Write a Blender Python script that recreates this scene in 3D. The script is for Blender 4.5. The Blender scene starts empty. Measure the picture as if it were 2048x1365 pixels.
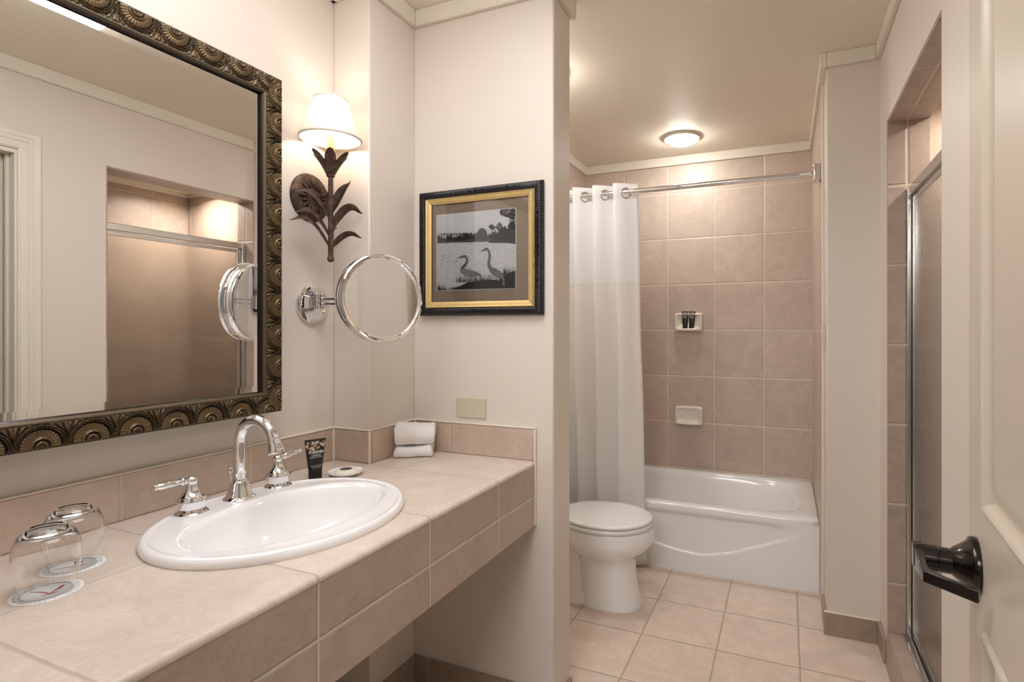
import bpy, math, random
from mathutils import Vector, Matrix, noise
PI = math.pi
S = bpy.context.scene
COL = S.collection

# ---------------------------------------------------------------- camera
W_, H_ = 2048, 1365
CX, HY, FPX = 1130.0, 658.0, 1084.3
YAW = math.radians(22.18)
cam_d = bpy.data.cameras.new('camera'); cam = bpy.data.objects.new('camera', cam_d); COL.objects.link(cam)
cam_d.sensor_fit = 'HORIZONTAL'; cam_d.sensor_width = 36.0
cam_d.lens = 36.0 * FPX / W_
cam_d.shift_x = -(CX - W_ / 2) / W_
cam_d.shift_y = (HY - H_ / 2) / W_
cam_d.clip_start = 0.02; cam_d.clip_end = 60
cam.location = (0, 0, 1.30); cam.rotation_euler = (PI / 2, 0, YAW)
S.camera = cam

# ---------------------------------------------------------------- world, exposure, lights
S.view_settings.view_transform = 'Standard'; S.view_settings.look = 'None'
S.view_settings.gamma = 1.0; S.view_settings.use_curve_mapping = False
S.view_settings.exposure = 0.0
wd = bpy.data.worlds.new('world'); S.world = wd; wd.use_nodes = True
bg = wd.node_tree.nodes['Background']; bg.inputs[0].default_value = (1.0, .99, .98, 1); bg.inputs[1].default_value = 0.22

def area_light(name, loc, sx, sy, power, color, rot=(0, 0, 0)):
    l = bpy.data.lights.new(name, 'AREA'); l.shape = 'RECTANGLE'; l.size = sx; l.size_y = sy
    l.energy = power; l.color = color
    o = bpy.data.objects.new(name, l); o.location = loc; o.rotation_euler = rot; COL.objects.link(o); return o
def point_light(name, loc, r, power, color):
    l = bpy.data.lights.new(name, 'POINT'); l.shadow_soft_size = r; l.energy = power; l.color = color
    o = bpy.data.objects.new(name, l); o.location = loc; COL.objects.link(o); return o
# the lamps of the room (panel over the vanity, dome by the tub) and the added shower and toilet fills are the glowing meshes of their own builders
# unseen fill light added behind the camera, shining in through the open doorway
area_light('doorway_fill', (-.25, -1.5, 2.35), .7, .7, 24, (1.0, .98, .96), (math.radians(38), 0, 0))
PANEL_GLOW, DOME_GLOW, SHOWER_FILL = 8.6, 90.0, 340.0
TOILET_FILL = 95.0
point_light('sconce_glow', (-1.341, 1.315, 1.965), 0.022, 1.35, (1.0, 0.90, 0.79))

# ---------------------------------------------------------------- materials
def srgb(r, g, b):
    f = lambda c: c / 255 / 12.92 if c / 255 <= 0.04045 else ((c / 255 + 0.055) / 1.055) ** 2.4
    return (f(r), f(g), f(b), 1)
class NT:
    def __init__(s, name):
        s.m = bpy.data.materials.new(name); s.m.use_nodes = True
        s.t = s.m.node_tree; s.b = s.t.nodes['Principled BSDF']
    def n(s, typ, **kw):
        n = s.t.nodes.new(typ)
        for k, v in kw.items(): setattr(n, k, v)
        return n
    def l(s, a, b): s.t.links.new(a, b)
    def math(s, op, a, b=None, c=None):
        n = s.n('ShaderNodeMath', operation=op)
        for i, v in enumerate((a, b, c)):
            if v is None: continue
            if isinstance(v, (int, float)): n.inputs[i].default_value = v
            else: s.l(v, n.inputs[i])
        return n.outputs[0]
    def mix(s, f, a, b, blend='MIX'):
        n = s.n('ShaderNodeMix', data_type='RGBA', blend_type=blend)
        for i, v in ((0, f), (6, a), (7, b)):
            if isinstance(v, (int, float)): n.inputs[i].default_value = v
            elif isinstance(v, tuple): n.inputs[i].default_value = v
            else: s.l(v, n.inputs[i])
        return n.outputs[2]
    def pos(s): return s.n('ShaderNodeNewGeometry').outputs['Position']
    def obj(s): return s.n('ShaderNodeTexCoord').outputs['Object']
    def map(s, v, sc):
        n = s.n('ShaderNodeMapping'); s.l(v, n.inputs[0]); n.inputs['Scale'].default_value = sc; return n.outputs[0]
    def noise(s, v, scale, det=3, rough=.5, dist=0, out=0):
        n = s.n('ShaderNodeTexNoise'); s.l(v, n.inputs['Vector'])
        n.inputs['Scale'].default_value = scale; n.inputs['Detail'].default_value = det
        n.inputs['Roughness'].default_value = rough; n.inputs['Distortion'].default_value = dist
        return n.outputs[out]
    def ramp(s, f, stops):
        n = s.n('ShaderNodeValToRGB'); e = n.color_ramp.elements
        while len(e) < len(stops): e.new(.5)
        for q, (p, c) in zip(e, stops): q.position = p; q.color = c
        s.l(f, n.inputs[0]); return n.outputs[0]
    def bump(s, h, strength=.3, dist=.002, normal=None):
        n = s.n('ShaderNodeBump'); n.inputs['Strength'].default_value = strength; n.inputs['Distance'].default_value = dist
        s.l(h, n.inputs['Height'])
        if normal is not None: s.l(normal, n.inputs['Normal'])
        s.l(n.outputs[0], s.b.inputs['Normal']); return n.outputs[0]
    def set(s, **kw):
        for k, v in kw.items():
            k = k.replace('_', ' ')
            if isinstance(v, (int, float, tuple)): s.b.inputs[k].default_value = v
            else: s.l(v, s.b.inputs[k])
        return s.m
def G(v): return (v, v, v, 1)

def plain(name, col, rough=.5, metal=0, nscale=60, var=.06, bump=.1, bd=.001, **kw):
    t = NT(name); p = t.obj()
    nz = t.noise(p, nscale, 3)
    dark = tuple(c * (1 - var) for c in col[:3]) + (1,); lite = tuple(min(1, c * (1 + var)) for c in col[:3]) + (1,)
    t.set(Base_Color=t.mix(nz, dark, lite), Roughness=rough, Metallic=metal, **kw)
    if bump: t.bump(nz, bump, bd)
    return t.m

def paint(name, col, rough=.45):
    t = NT(name); p = t.pos()
    big = t.noise(p, 1.3, 2); fine = t.noise(p, 260, 2); mid = t.noise(p, 14, 3)
    c = t.mix(big, tuple(x * .975 for x in col[:3]) + (1,), tuple(min(1, x * 1.02) for x in col[:3]) + (1,))
    t.set(Base_Color=c, Roughness=rough)
    t.bump(t.math('ADD', t.math('MULTIPLY', fine, .4), mid), .12, .002)
    return t.m

def tile_mat(name, col, vein, origin, pitch, grout=.0035, gcol=srgb(176, 163, 148), rough=.42, cleft=.5, var=.10):
    """stone-look ceramic tile laid on any axis-aligned face; origin/pitch give the joints on x, y, z (0 = no joints)"""
    t = NT(name); p = t.pos()
    sep = t.n('ShaderNodeSeparateXYZ'); t.l(p, sep.inputs[0])
    nrm = t.n('ShaderNodeSeparateXYZ'); t.l(t.n('ShaderNodeNewGeometry').outputs['True Normal'], nrm.inputs[0])
    mask = None; hgt = None; cells = []
    wob = t.math('MULTIPLY', t.math('SUBTRACT', t.noise(p, 9, 2), .5), .0022)
    for i in range(3):
        if not pitch[i]: cells.append(0.0); continue
        q = t.math('DIVIDE', t.math('SUBTRACT', t.math('ADD', sep.outputs[i], wob), origin[i]), pitch[i])
        fr = t.math('FRACT', t.math('ADD', q, 100.0))
        d = t.math('MULTIPLY', t.math('MINIMUM', fr, t.math('SUBTRACT', 1.0, fr)), pitch[i])
        on = t.math('LESS_THAN', t.math('ABSOLUTE', nrm.outputs[i]), .6)
        mr = t.n('ShaderNodeMapRange', interpolation_type='SMOOTHSTEP'); t.l(d, mr.inputs[0])
        mr.inputs[1].default_value = grout * .40; mr.inputs[2].default_value = grout * .72; mr.inputs[3].default_value = 1; mr.inputs[4].default_value = 0
        mr2 = t.n('ShaderNodeMapRange', interpolation_type='SMOOTHSTEP'); t.l(d, mr2.inputs[0])
        mr2.inputs[1].default_value = grout * .4; mr2.inputs[2].default_value = grout * 1.6; mr2.inputs[3].default_value = 1; mr2.inputs[4].default_value = 0
        m_ = t.math('MULTIPLY', mr.outputs[0], on); h_ = t.math('MULTIPLY', mr2.outputs[0], on)
        mask = m_ if mask is None else t.math('MAXIMUM', mask, m_)
        hgt = h_ if hgt is None else t.math('MAXIMUM', hgt, h_)
        cells.append(t.math('MULTIPLY', t.math('FLOOR', q), on))
    cb = t.n('ShaderNodeCombineXYZ')
    for i, c in enumerate(cells):
        if isinstance(c, float): continue
        t.l(c, cb.inputs[i])
    wn = t.n('ShaderNodeTexWhiteNoise', noise_dimensions='3D'); t.l(cb.outputs[0], wn.inputs['Vector'])
    off = t.n('ShaderNodeVectorMath', operation='MULTIPLY_ADD'); t.l(wn.outputs['Color'], off.inputs[0])
    off.inputs[1].default_value = (3, 3, 3); t.l(p, off.inputs[2])
    pv = off.outputs[0]
    soft = t.noise(pv, 7, 6, .62, 1.2); fine = t.noise(pv, 55, 5, .7)
    n3 = t.noise(t.map(pv, (1, 1, 2.2)), 5, 4, .6, 2.5)
    ridge = t.math('ABSOLUTE', t.math('SUBTRACT', n3, .5))
    veins = t.ramp(ridge, [(0, G(1)), (.018, G(0)), (1, G(0))])
    cA = tuple(c * (1 - var) for c in col[:3]) + (1,); cB = tuple(min(1, c * (1 + var)) for c in col[:3]) + (1,)
    c1 = t.mix(t.ramp(soft, [(.3, G(0)), (.7, G(1))]), cA, cB)
    c1 = t.mix(t.math('MULTIPLY', t.ramp(t.noise(pv, 16, 5, .7, .8), [(.42, G(0)), (.75, G(1))]), .55), c1, vein)
    c1 = t.mix(t.math('MULTIPLY', veins, .22), c1, tuple(min(1, c * 1.35) for c in col[:3]) + (1,))
    tone = t.math('ADD', t.math('ADD', t.math('MULTIPLY', wn.outputs['Value'], .09), .955), t.math('MULTIPLY', t.math('SUBTRACT', t.noise(p, 150, 4, .75), .5), .22))
    hs = t.n('ShaderNodeHueSaturation'); t.l(c1, hs.inputs['Color']); t.l(tone, hs.inputs['Value'])
    gv = t.mix(t.noise(p, 40, 3), tuple(c * .85 for c in gcol[:3]) + (1,), tuple(min(1, c * 1.15) for c in gcol[:3]) + (1,))
    t.set(Base_Color=t.mix(mask, hs.outputs[0], gv), Roughness=t.math('ADD', t.math('MULTIPLY', mask, .4), rough))
    relief = t.math('ADD', t.math('MULTIPLY', soft, 1.3 * cleft), t.math('MULTIPLY', fine, .42 * cleft))
    relief = t.math('ADD', relief, t.math('MULTIPLY', t.ramp(ridge, [(0, G(0)), (.03, G(1)), (1, G(1))]), .09 * cleft))
    t.bump(t.math('SUBTRACT', relief, t.math('MULTIPLY', hgt, 1.6)), .55, .0022)
    return t.m

M = {}
M['wall'] = paint('wall_paint', srgb(219, 210, 200))
M['trim'] = paint('trim_paint', srgb(225, 219, 206), .35)
M['door'] = paint('door_paint', srgb(202, 191, 174), .33)
def ceiling_mat():
    t = NT('ceiling_texture'); p = t.pos()
    st = t.noise(t.map(p, (6, 60, 1)), 4, 4, .6); pl = t.noise(p, 90, 3); big = t.noise(p, 2, 2)
    c = t.mix(st, srgb(230, 221, 205), srgb(240, 232, 218))
    t.set(Base_Color=c, Roughness=.6); t.bump(t.math('ADD', st, t.math('MULTIPLY', pl, .6)), .5, .003); return t.m
M['ceiling'] = ceiling_mat()
TC, TV = srgb(206, 184, 166), srgb(186, 160, 142)
M['tile_tub'] = tile_mat('tub_wall_tile', srgb(196, 180, 167), srgb(180, 161, 147), (-.131, 3.39, .361), (.308, .31, .31), cleft=.6, gcol=srgb(222, 212, 198), grout=.0045)
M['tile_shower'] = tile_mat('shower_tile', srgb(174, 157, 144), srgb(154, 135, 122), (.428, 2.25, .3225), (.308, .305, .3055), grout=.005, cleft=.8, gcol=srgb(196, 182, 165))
M['tile_floor'] = tile_mat('floor_tile', srgb(218, 202, 188), srgb(203, 182, 166), (.05, 1.945, 5), (.31, .317, 0), grout=.0045, gcol=srgb(172, 156, 138), cleft=.3, rough=.35)
M['tile_counter'] = tile_mat('counter_tile', srgb(214, 201, 189), srgb(199, 182, 168), (-1.125, .735, .741), (.6, .3295, .6), grout=.0024, gcol=srgb(186, 174, 160), cleft=.6, rough=.38, var=.08)
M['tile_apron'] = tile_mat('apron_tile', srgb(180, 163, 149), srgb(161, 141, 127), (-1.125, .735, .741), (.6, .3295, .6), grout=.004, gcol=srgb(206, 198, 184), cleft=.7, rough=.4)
M['tile_splash'] = tile_mat('splash_tile', srgb(194, 176, 160), srgb(177, 155, 139), (-1.11, .77, 5), (.33, .325, 0), grout=.005, gcol=srgb(196, 184, 168), cleft=.6, rough=.4)
M['tile_base'] = tile_mat('baseboard_tile', srgb(160, 143, 127), srgb(144, 125, 109), (-1.2, 2.5, 5), (.31, .31, 0), cleft=.3)
M['caulk'] = plain('caulk', srgb(226, 216, 202), .5)
def ceramic(name, col, rough=.08):
    t = NT(name); nz = t.noise(t.obj(), 3, 2)
    t.set(Base_Color=t.mix(nz, tuple(c * .985 for c in col[:3]) + (1,), col), Roughness=rough, Coat_Weight=.5, Coat_Roughness=.04); return t.m
M['ceramic'] = ceramic('white_ceramic', srgb(247, 247, 248))
M['tub'] = ceramic('tub_enamel', srgb(238, 238, 239), .14)
M['cream_ceramic'] = ceramic('cream_ceramic', srgb(236, 228, 218), .12)
M['plastic_white'] = ceramic('seat_plastic', srgb(240, 241, 242), .16)
def metal(name, col, rough=.07, ns=40, bump=.02):
    t = NT(name); nz = t.noise(t.obj(), ns, 3)
    t.set(Base_Color=col, Metallic=1.0, Roughness=t.math('ADD', t.math('MULTIPLY', nz, rough * .6), rough * .7))
    if bump: t.bump(nz, bump, .001)
    return t.m
M['chrome'] = metal('chrome', (.80, .80, .81, 1), .05, 30, 0)
M['steel'] = metal('shower_frame_metal', (.66, .65, .63, 1), .2, 60)
M['bronze'] = plain('dark_bronze', srgb(34, 25, 20), .22, .6, 30, .2, .02, Coat_Weight=.4)
M['mirror'] = metal('mirror_silver', (.93, .935, .925, 1), 0.0, 10, 0)
M['mirror'].node_tree.nodes['Principled BSDF'].inputs['Roughness'].default_value = 0
for l in list(M['mirror'].node_tree.links):
    if l.to_socket.name == 'Roughness': M['mirror'].node_tree.links.remove(l)
def rust_mat():
    t = NT('rusted_iron'); p = t.obj(); a = t.noise(p, 45, 6, .75); b = t.noise(p, 240, 3)
    c = t.ramp(a, [(.32, srgb(48, 37, 32)), (.5, srgb(76, 57, 47)), (.62, srgb(108, 82, 66)), (.75, srgb(160, 138, 120))])
    t.set(Base_Color=c, Roughness=.7, Metallic=.35); t.bump(t.math('ADD', a, b), .4, .001); return t.m
M['rust'] = rust_mat()
M['candle'] = plain('candle_sleeve', srgb(238, 220, 184), .5)
def shade_mat():
    t = NT('lamp_shade_linen'); nz = t.noise(t.map(t.obj(), (1, 1, 14)), 60, 2)
    t.t.nodes.remove(t.b)
    d = t.n('ShaderNodeBsdfDiffuse'); d.inputs[0].default_value = srgb(250, 242, 230)
    r = t.n('ShaderNodeBsdfTranslucent'); t.l(t.mix(nz, srgb(250, 242, 232), srgb(255, 250, 244)), r.inputs[0])
    m = t.n('ShaderNodeMixShader'); m.inputs[0].default_value = .3; t.l(d.outputs[0], m.inputs[1]); t.l(r.outputs[0], m.inputs[2])
    t.l(m.outputs[0], t.t.nodes['Material Output'].inputs[0]); return t.m
M['shade'] = shade_mat()
M['shade_trim'] = plain('shade_piping', srgb(232, 222, 212), .7)
def emit(name, col, st):
    t = NT(name); t.set(Base_Color=col, Roughness=.3, Emission_Color=col, Emission_Strength=st); nz = t.noise(t.obj(), 20, 1)
    t.l(t.mix(nz, tuple(c * .99 for c in col[:3]) + (1,), col), t.b.inputs['Base Color']); return t.m
M['dome_glow'] = emit('lit_dome_glass', (1, .95, .88, 1), DOME_GLOW)
M['panel_glow'] = emit('lit_acrylic_panel', (.97, .97, 1, 1), PANEL_GLOW)
M['toilet_fill'] = emit('toilet_fill_dome', (1, .96, .91, 1), TOILET_FILL)
M['shower_fill'] = emit('shower_fill_lens', (1, .92, .82, 1), SHOWER_FILL)
M['bulb'] = emit('lit_bulb', (1, .85, .65, 1), 12)
def cloth(name, col, kind):
    t = NT(name); p = t.obj()
    t.set(Base_Color=col, Roughness=.85, Sheen_Weight=.2)
    if kind == 'terry':
        a = t.noise(p, 300, 4, .8); b = t.noise(p, 60, 3)
        t.l(t.mix(a, tuple(c * .90 for c in col[:3]) + (1,), col), t.b.inputs['Base Color'])
        t.bump(t.math('ADD', a, t.math('MULTIPLY', b, .7)), .5, .003)
    return t.m
M['towel'] = cloth('terry_cloth', srgb(252, 250, 249), 'terry')
def curtain_mat():
    t = NT('waffle_curtain'); p = t.obj(); uv = t.n('ShaderNodeTexCoord').outputs['UV']
    su = t.n('ShaderNodeSeparateXYZ'); t.l(uv, su.inputs[0])
    a = t.math('SINE', t.math('MULTIPLY', su.outputs[0], 900)); b = t.math('SINE', t.math('MULTIPLY', su.outputs[1], 900))
    w = t.math('ADD', a, b)
    below = t.math('LESS_THAN', su.outputs[1], 1.545)
    hgt = t.math('MULTIPLY', w, below)
    nz = t.noise(t.map(uv, (1, 1, 1)), 400, 2)
    seam = t.math('MAXIMUM', t.math('COMPARE', su.outputs[1], 1.545, .008), t.math('COMPARE', su.outputs[1], 1.955, .003))
    c = t.mix(below, srgb(252, 252, 254), srgb(253, 252, 251)); c = t.mix(t.math('MULTIPLY', seam, .8), c, srgb(246, 246, 246))
    t.t.nodes.remove(t.b)
    bm = t.n('ShaderNodeBump'); bm.inputs['Strength'].default_value = .35; bm.inputs['Distance'].default_value = .0015; t.l(t.math('ADD', hgt, nz), bm.inputs['Height'])
    d = t.n('ShaderNodeBsdfDiffuse'); t.l(c, d.inputs[0]); t.l(bm.outputs[0], d.inputs['Normal'])
    r = t.n('ShaderNodeBsdfTranslucent'); t.l(c, r.inputs[0])
    m = t.n('ShaderNodeMixShader'); m.inputs[0].default_value = .38; t.l(d.outputs[0], m.inputs[1]); t.l(r.outputs[0], m.inputs[2])
    t.l(m.outputs[0], t.t.nodes['Material Output'].inputs[0]); return t.m
M['curtain'] = curtain_mat()
def glass(name, col=(1, 1, 1, 1), rough=0, ior=1.45, bump=0):
    t = NT(name); t.set(Base_Color=col, Roughness=rough, IOR=ior, Transmission_Weight=1.0)
    if bump:
        nz = t.noise(t.obj(), 55, 3, .6, .6); t.bump(nz, bump, .003)
    return t.m
M['glass'] = glass('drinking_glass')
M['shower_glass'] = glass('obscure_glass', srgb(238, 234, 228), .18, 1.35, .35)
def pane_mat():
    t = NT('picture_glazing'); t.t.nodes.remove(t.b)
    tr = t.n('ShaderNodeBsdfTransparent'); tr.inputs[0].default_value = G(.97)
    gl = t.n('ShaderNodeBsdfGlossy'); gl.inputs['Roughness'].default_value = 0.0
    fr = t.n('ShaderNodeFresnel'); fr.inputs[0].default_value = 1.45
    m = t.n('ShaderNodeMixShader'); t.l(fr.outputs[0], m.inputs[0]); t.l(tr.outputs[0], m.inputs[1]); t.l(gl.outputs[0], m.inputs[2])
    t.l(m.outputs[0], t.t.nodes['Material Output'].inputs[0]); return t.m
M['pane'] = pane_mat()
M['black_frame'] = plain('black_frame', srgb(22, 21, 23), .35, 0, 80, .2, .1)
M['gold'] = plain('gilded_wood', srgb(212, 184, 124), .42, .45, 60, .15, .15)
def linen():
    t = NT('linen_mat'); p = t.obj()
    a = t.noise(t.map(p, (4, 1, 220)), 5, 3, .6); b = t.noise(t.map(p, (220, 1, 4)), 5, 3, .6)
    t.set(Base_Color=t.mix(t.math('MULTIPLY', t.math('ADD', a, b), .5), srgb(128, 110, 94), srgb(190, 168, 146)), Roughness=.8)
    t.bump(t.math('ADD', a, b), .3, .001); return t.m
M['linen'] = linen()
M['ivory'] = plain('ivory_plastic', srgb(198, 194, 172), .35, 0, 40, .03, .05)
M['red'] = plain('red_ink', srgb(178, 40, 44), .6, 0, 200, .08, 0)
M['paper'] = plain('coaster_card', srgb(236, 236, 236), .7, 0, 120, .02, .05)
M['grey_ink'] = plain('grey_ink', srgb(120, 130, 130), .6, 0, 200, .05, 0)
M['black_plastic'] = plain('black_plastic', srgb(16, 16, 18), .28, 0, 50, .1, .02)
M['white_ink'] = plain('white_ink', srgb(225, 222, 220), .5, 0, 100, .03, 0)
M['soap'] = plain('soap', srgb(240, 234, 222), .35, 0, 20, .02, .05, Subsurface_Weight=.1)
M['grey_label'] = plain('soap_sticker', srgb(84, 80, 76), .5, 0, 600, .25, 0)
def floral(zlo, zhi):
    t = NT('floral_tube_print'); p = t.obj(); s = t.n('ShaderNodeSeparateXYZ'); t.l(p, s.inputs[0])
    v = t.n('ShaderNodeTexVoronoi'); t.l(p, v.inputs['Vector']); v.inputs['Scale'].default_value = 130
    nz = t.noise(p, 170, 4, .7)
    edge = t.math('ADD', s.outputs[2], t.math('MULTIPLY', t.math('SUBTRACT', t.noise(p, 45, 3), .5), .06))
    top = t.math('MULTIPLY', t.math('GREATER_THAN', edge, zlo), t.math('LESS_THAN', s.outputs[2], zhi))
    side = t.math('MULTIPLY', t.math('GREATER_THAN', t.noise(p, 60, 3), .66), t.math('LESS_THAN', t.math('ABSOLUTE', t.math('SUBTRACT', s.outputs[2], .053)), .014))
    msk = t.math('MAXIMUM', top, side)
    fl = t.ramp(t.math('ADD', t.math('MULTIPLY', v.outputs['Distance'], .6), t.math('MULTIPLY', nz, .55)),
                [(.3, srgb(214, 206, 196)), (.48, srgb(190, 176, 150)), (.6, srgb(120, 92, 84)), (.72, srgb(30, 28, 28))])
    t.set(Base_Color=t.mix(msk, srgb(16, 15, 16), fl), Roughness=.3); return t.m
M['floral'] = floral(.088, .113)
M['floral_small'] = floral(.045, .072)

# ---------------------------------------------------------------- mesh helpers
class MB:
    def __init__(s): s.v = []; s.f = []; s.mi = []; s.uv = None
    def add(s, vs, fs, mi=0):
        k = len(s.v); s.v += [tuple(v) for v in vs]; s.f += [tuple(i + k for i in f) for f in fs]; s.mi += [mi] * len(fs); return s
    def box(s, x0, x1, y0, y1, z0, z1, mi=0):
        v = [(x, y, z) for z in (z0, z1) for y in (y0, y1) for x in (x0, x1)]
        return s.add(v, [(0, 2, 3, 1), (4, 5, 7, 6), (0, 1, 5, 4), (2, 6, 7, 3), (0, 4, 6, 2), (1, 3, 7, 5)], mi)
    def lathe(s, prof, c=(0, 0, 0), n=48, axis=None, closed=False, mi=0, sx=1, sy=1, cap=True):
        """prof: list of (r, h); revolve about axis through c"""
        ax = Vector(axis or (0, 0, 1)).normalized(); rot = ax.to_track_quat('Z', 'Y').to_matrix() if axis else Matrix.Identity(3)
        vs = []; fs = []; m = len(prof)
        for j in range(n):
            a = 2 * PI * j / n
            for r, h in prof: vs.append(Vector(c) + rot @ Vector((r * math.cos(a) * sx, r * math.sin(a) * sy, h)))
        for j in range(n):
            k = (j + 1) % n
            for i in range(m - 1 if not closed else m):
                i2 = (i + 1) % m
                fs.append((j * m + i, k * m + i, k * m + i2, j * m + i2))
        if not closed and cap:
            if prof[0][0] > 1e-6: fs.append(tuple(j * m for j in range(n))[::-1])
            if prof[-1][0] > 1e-6: fs.append(tuple(j * m + m - 1 for j in range(n)))
        return s.add(vs, fs, mi)
    def tube(s, pts, r, n=12, mi=0, cap=True, flat=1.0):
        pts = [Vector(p) for p in pts]; rr = r if isinstance(r, (list, tuple)) else [r] * len(pts)
        vs = []; fs = []; up = None
        for i, p in enumerate(pts):
            d = (pts[min(i + 1, len(pts) - 1)] - pts[max(i - 1, 0)]).normalized()
            if up is None: up = Vector((0, 0, 1)) if abs(d.z) < .9 else Vector((1, 0, 0))
            a = d.cross(up).normalized(); b = a.cross(d).normalized(); up = b
            for k in range(n):
                t = 2 * PI * k / n; vs.append(p + (a * math.cos(t) + b * math.sin(t) * flat) * rr[i])
        for i in range(len(pts) - 1):
            for k in range(n):
                k2 = (k + 1) % n; fs.append((i * n + k, i * n + k2, (i + 1) * n + k2, (i + 1) * n + k))
        if cap: fs.append(tuple(range(n))[::-1]); fs.append(tuple((len(pts) - 1) * n + k for k in range(n)))
        return s.add(vs, fs, mi)
    def loft(s, rings, cap0=True, cap1=True, mi=0):
        n = len(rings[0]); vs = [p for r in rings for p in r]; fs = []
        for i in range(len(rings) - 1):
            for k in range(n):
                k2 = (k + 1) % n; fs.append((i * n + k, i * n + k2, (i + 1) * n + k2, (i + 1) * n + k))
        if cap0: fs.append(tuple(range(n))[::-1])
        if cap1: fs.append(tuple((len(rings) - 1) * n + k for k in range(n)))
        return s.add(vs, fs, mi)
    def grid(s, fn, nu, nv, mi=0):
        vs = [fn(i / nu, j / nv) for i in range(nu + 1) for j in range(nv + 1)]
        fs = [(i * (nv + 1) + j, (i + 1) * (nv + 1) + j, (i + 1) * (nv + 1) + j + 1, i * (nv + 1) + j + 1) for i in range(nu) for j in range(nv)]
        return s.add(vs, fs, mi)
    def prism(s, poly, d0, d1, axis='y', mi=0):
        f = {'y': lambda a, b, d: (a, d, b), 'z': lambda a, b, d: (a, b, d), 'x': lambda a, b, d: (d, a, b)}[axis]
        n = len(poly); vs = [f(a, b, d0) for a, b in poly] + [f(a, b, d1) for a, b in poly]
        fs = [tuple(range(n)), tuple(range(n, 2 * n))[::-1]] + [(i, i + n, (i + 1) % n + n, (i + 1) % n) for i in range(n)]
        return s.add(vs, fs, mi)

def wpos(o):
    p = Vector((0, 0, 0))
    while o is not None: p = p + o.location; o = o.parent
    return p
def obj(name, mb, mats, parent=None, local=False, smooth=35, bevel=0, bseg=2, sub=0, recalc=True, loc=None):
    """links a mesh; vertices are in world space unless local=True (then in the space of the thing)"""
    off = Vector((0, 0, 0))
    if not local:
        if parent is not None: off = wpos(parent)
        elif mb.v:
            xs, ys, zs = zip(*mb.v); off = Vector(((min(xs) + max(xs)) / 2, (min(ys) + max(ys)) / 2, min(zs)))
    me = bpy.data.meshes.new(name)
    me.from_pydata([tuple(Vector(v) - off) for v in mb.v], [], mb.f)
    for i, m in enumerate(mats if isinstance(mats, (list, tuple)) else [mats]): me.materials.append(m)
    for p, mi in zip(me.polygons, mb.mi): p.material_index = mi
    if mb.uv:
        u = me.uv_layers.new(name='UVMap')
        for lp in me.loops: u.data[lp.index].uv = mb.uv[lp.vertex_index]
    me.update()
    if recalc:
        import bmesh
        bm = bmesh.new(); bm.from_mesh(me); bmesh.ops.recalc_face_normals(bm, faces=bm.faces); bm.to_mesh(me); bm.free()
    if smooth:
        me.shade_smooth(); me.set_sharp_from_angle(angle=math.radians(smooth))
    o = bpy.data.objects.new(name, me); COL.objects.link(o)
    if parent is not None: o.parent = parent
    elif not local: o.location = off
    if loc is not None: o.location = loc
    if bevel:
        b = o.modifiers.new('bevel', 'BEVEL'); b.width = bevel; b.segments = bseg; b.limit_method = 'ANGLE'; b.angle_limit = math.radians(40); b.harden_normals = False
    if sub:
        q = o.modifiers.new('subsurf', 'SUBSURF'); q.levels = sub; q.render_levels = sub
    return o
def tag(o, label, cat, group=None, kind=None):
    o['label'] = label; o['category'] = cat
    if group: o['group'] = group
    if kind: o['kind'] = kind
    return o
def thing(name, label, cat, loc, rz=0, group=None):
    o = bpy.data.objects.new(name, None); COL.objects.link(o); o.location = loc; o.rotation_euler = (0, 0, rz)
    o.empty_display_size = .05
    return tag(o, label, cat, group)
def struct(name, mb, m, label=None, **kw):
    o = obj(name, mb, m, **kw); o['kind'] = 'structure'
    if label: o['label'] = label
    return o
def copy_tree(o, parent=None):
    c = o.copy(); COL.objects.link(c); c.parent = parent
    for ch in [q for q in bpy.data.objects if q.parent == o]: copy_tree(ch, c)
    return c
def text_mesh(body, size, mat3, origin, m, parent, name='lettering', extrude=.0002, shear=0, align='CENTER', bold=0):
    cu = bpy.data.curves.new(name, 'FONT'); cu.body = body; cu.size = size; cu.align_x = align; cu.align_y = 'CENTER'
    cu.extrude = extrude; cu.shear = shear; cu.offset = bold
    t = bpy.data.objects.new('tmp', cu); COL.objects.link(t)
    me = bpy.data.meshes.new_from_object(t.evaluated_get(bpy.context.evaluated_depsgraph_get()))
    bpy.data.objects.remove(t)
    me.transform(Matrix.Translation(Vector(origin)) @ mat3.to_4x4()); me.materials.clear(); me.materials.append(m)
    if name is None: return me
    o = bpy.data.objects.new(name, me); COL.objects.link(o); o.parent = parent
    return o

def sstep(a, b, x):
    t = max(0, min(1, (x - a) / (b - a))); return t * t * (3 - 2 * t)
# ================================================================ the room
ZC, ZT = 2.47, 2.41                                    # ceiling, lower edge of the crown boards
GX = -1.362                                             # silvered plane of the wall mirror
struct('floor', MB().box(-1.6, 1.25, -1.2, 3.85, -.05, 0), M['tile_floor'], smooth=0)
struct('ceiling', MB().box(-1.6, 1.25, .13, 3.85, ZC, ZC + .06), M['ceiling'], smooth=0)
struct('wall_left', MB().box(-1.58, -1.43, .13, 1.80, 0, ZC), M['wall'], smooth=0)
struct('wall_column', MB().box(-1.43, -1.275, 1.415, 1.65, 0, ZC), M['wall'], bevel=.004)
struct('wall_partition', MB().box(-1.43, -.714, 1.65, 1.80, 0, ZC), M['wall'], bevel=.006)
struct('wall_left_toilet', MB().box(-1.58, -1.36, 1.80, 2.90, 0, ZC), M['wall'], smooth=0)
struct('wall_left_tub', MB().box(-1.58, -1.35, 2.90, 3.70, 0, ZC), M['tile_tub'], smooth=0)
struct('wall_back', MB().box(-1.58, .50, 3.70, 3.82, 0, ZC), M['tile_tub'], smooth=0)
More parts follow.
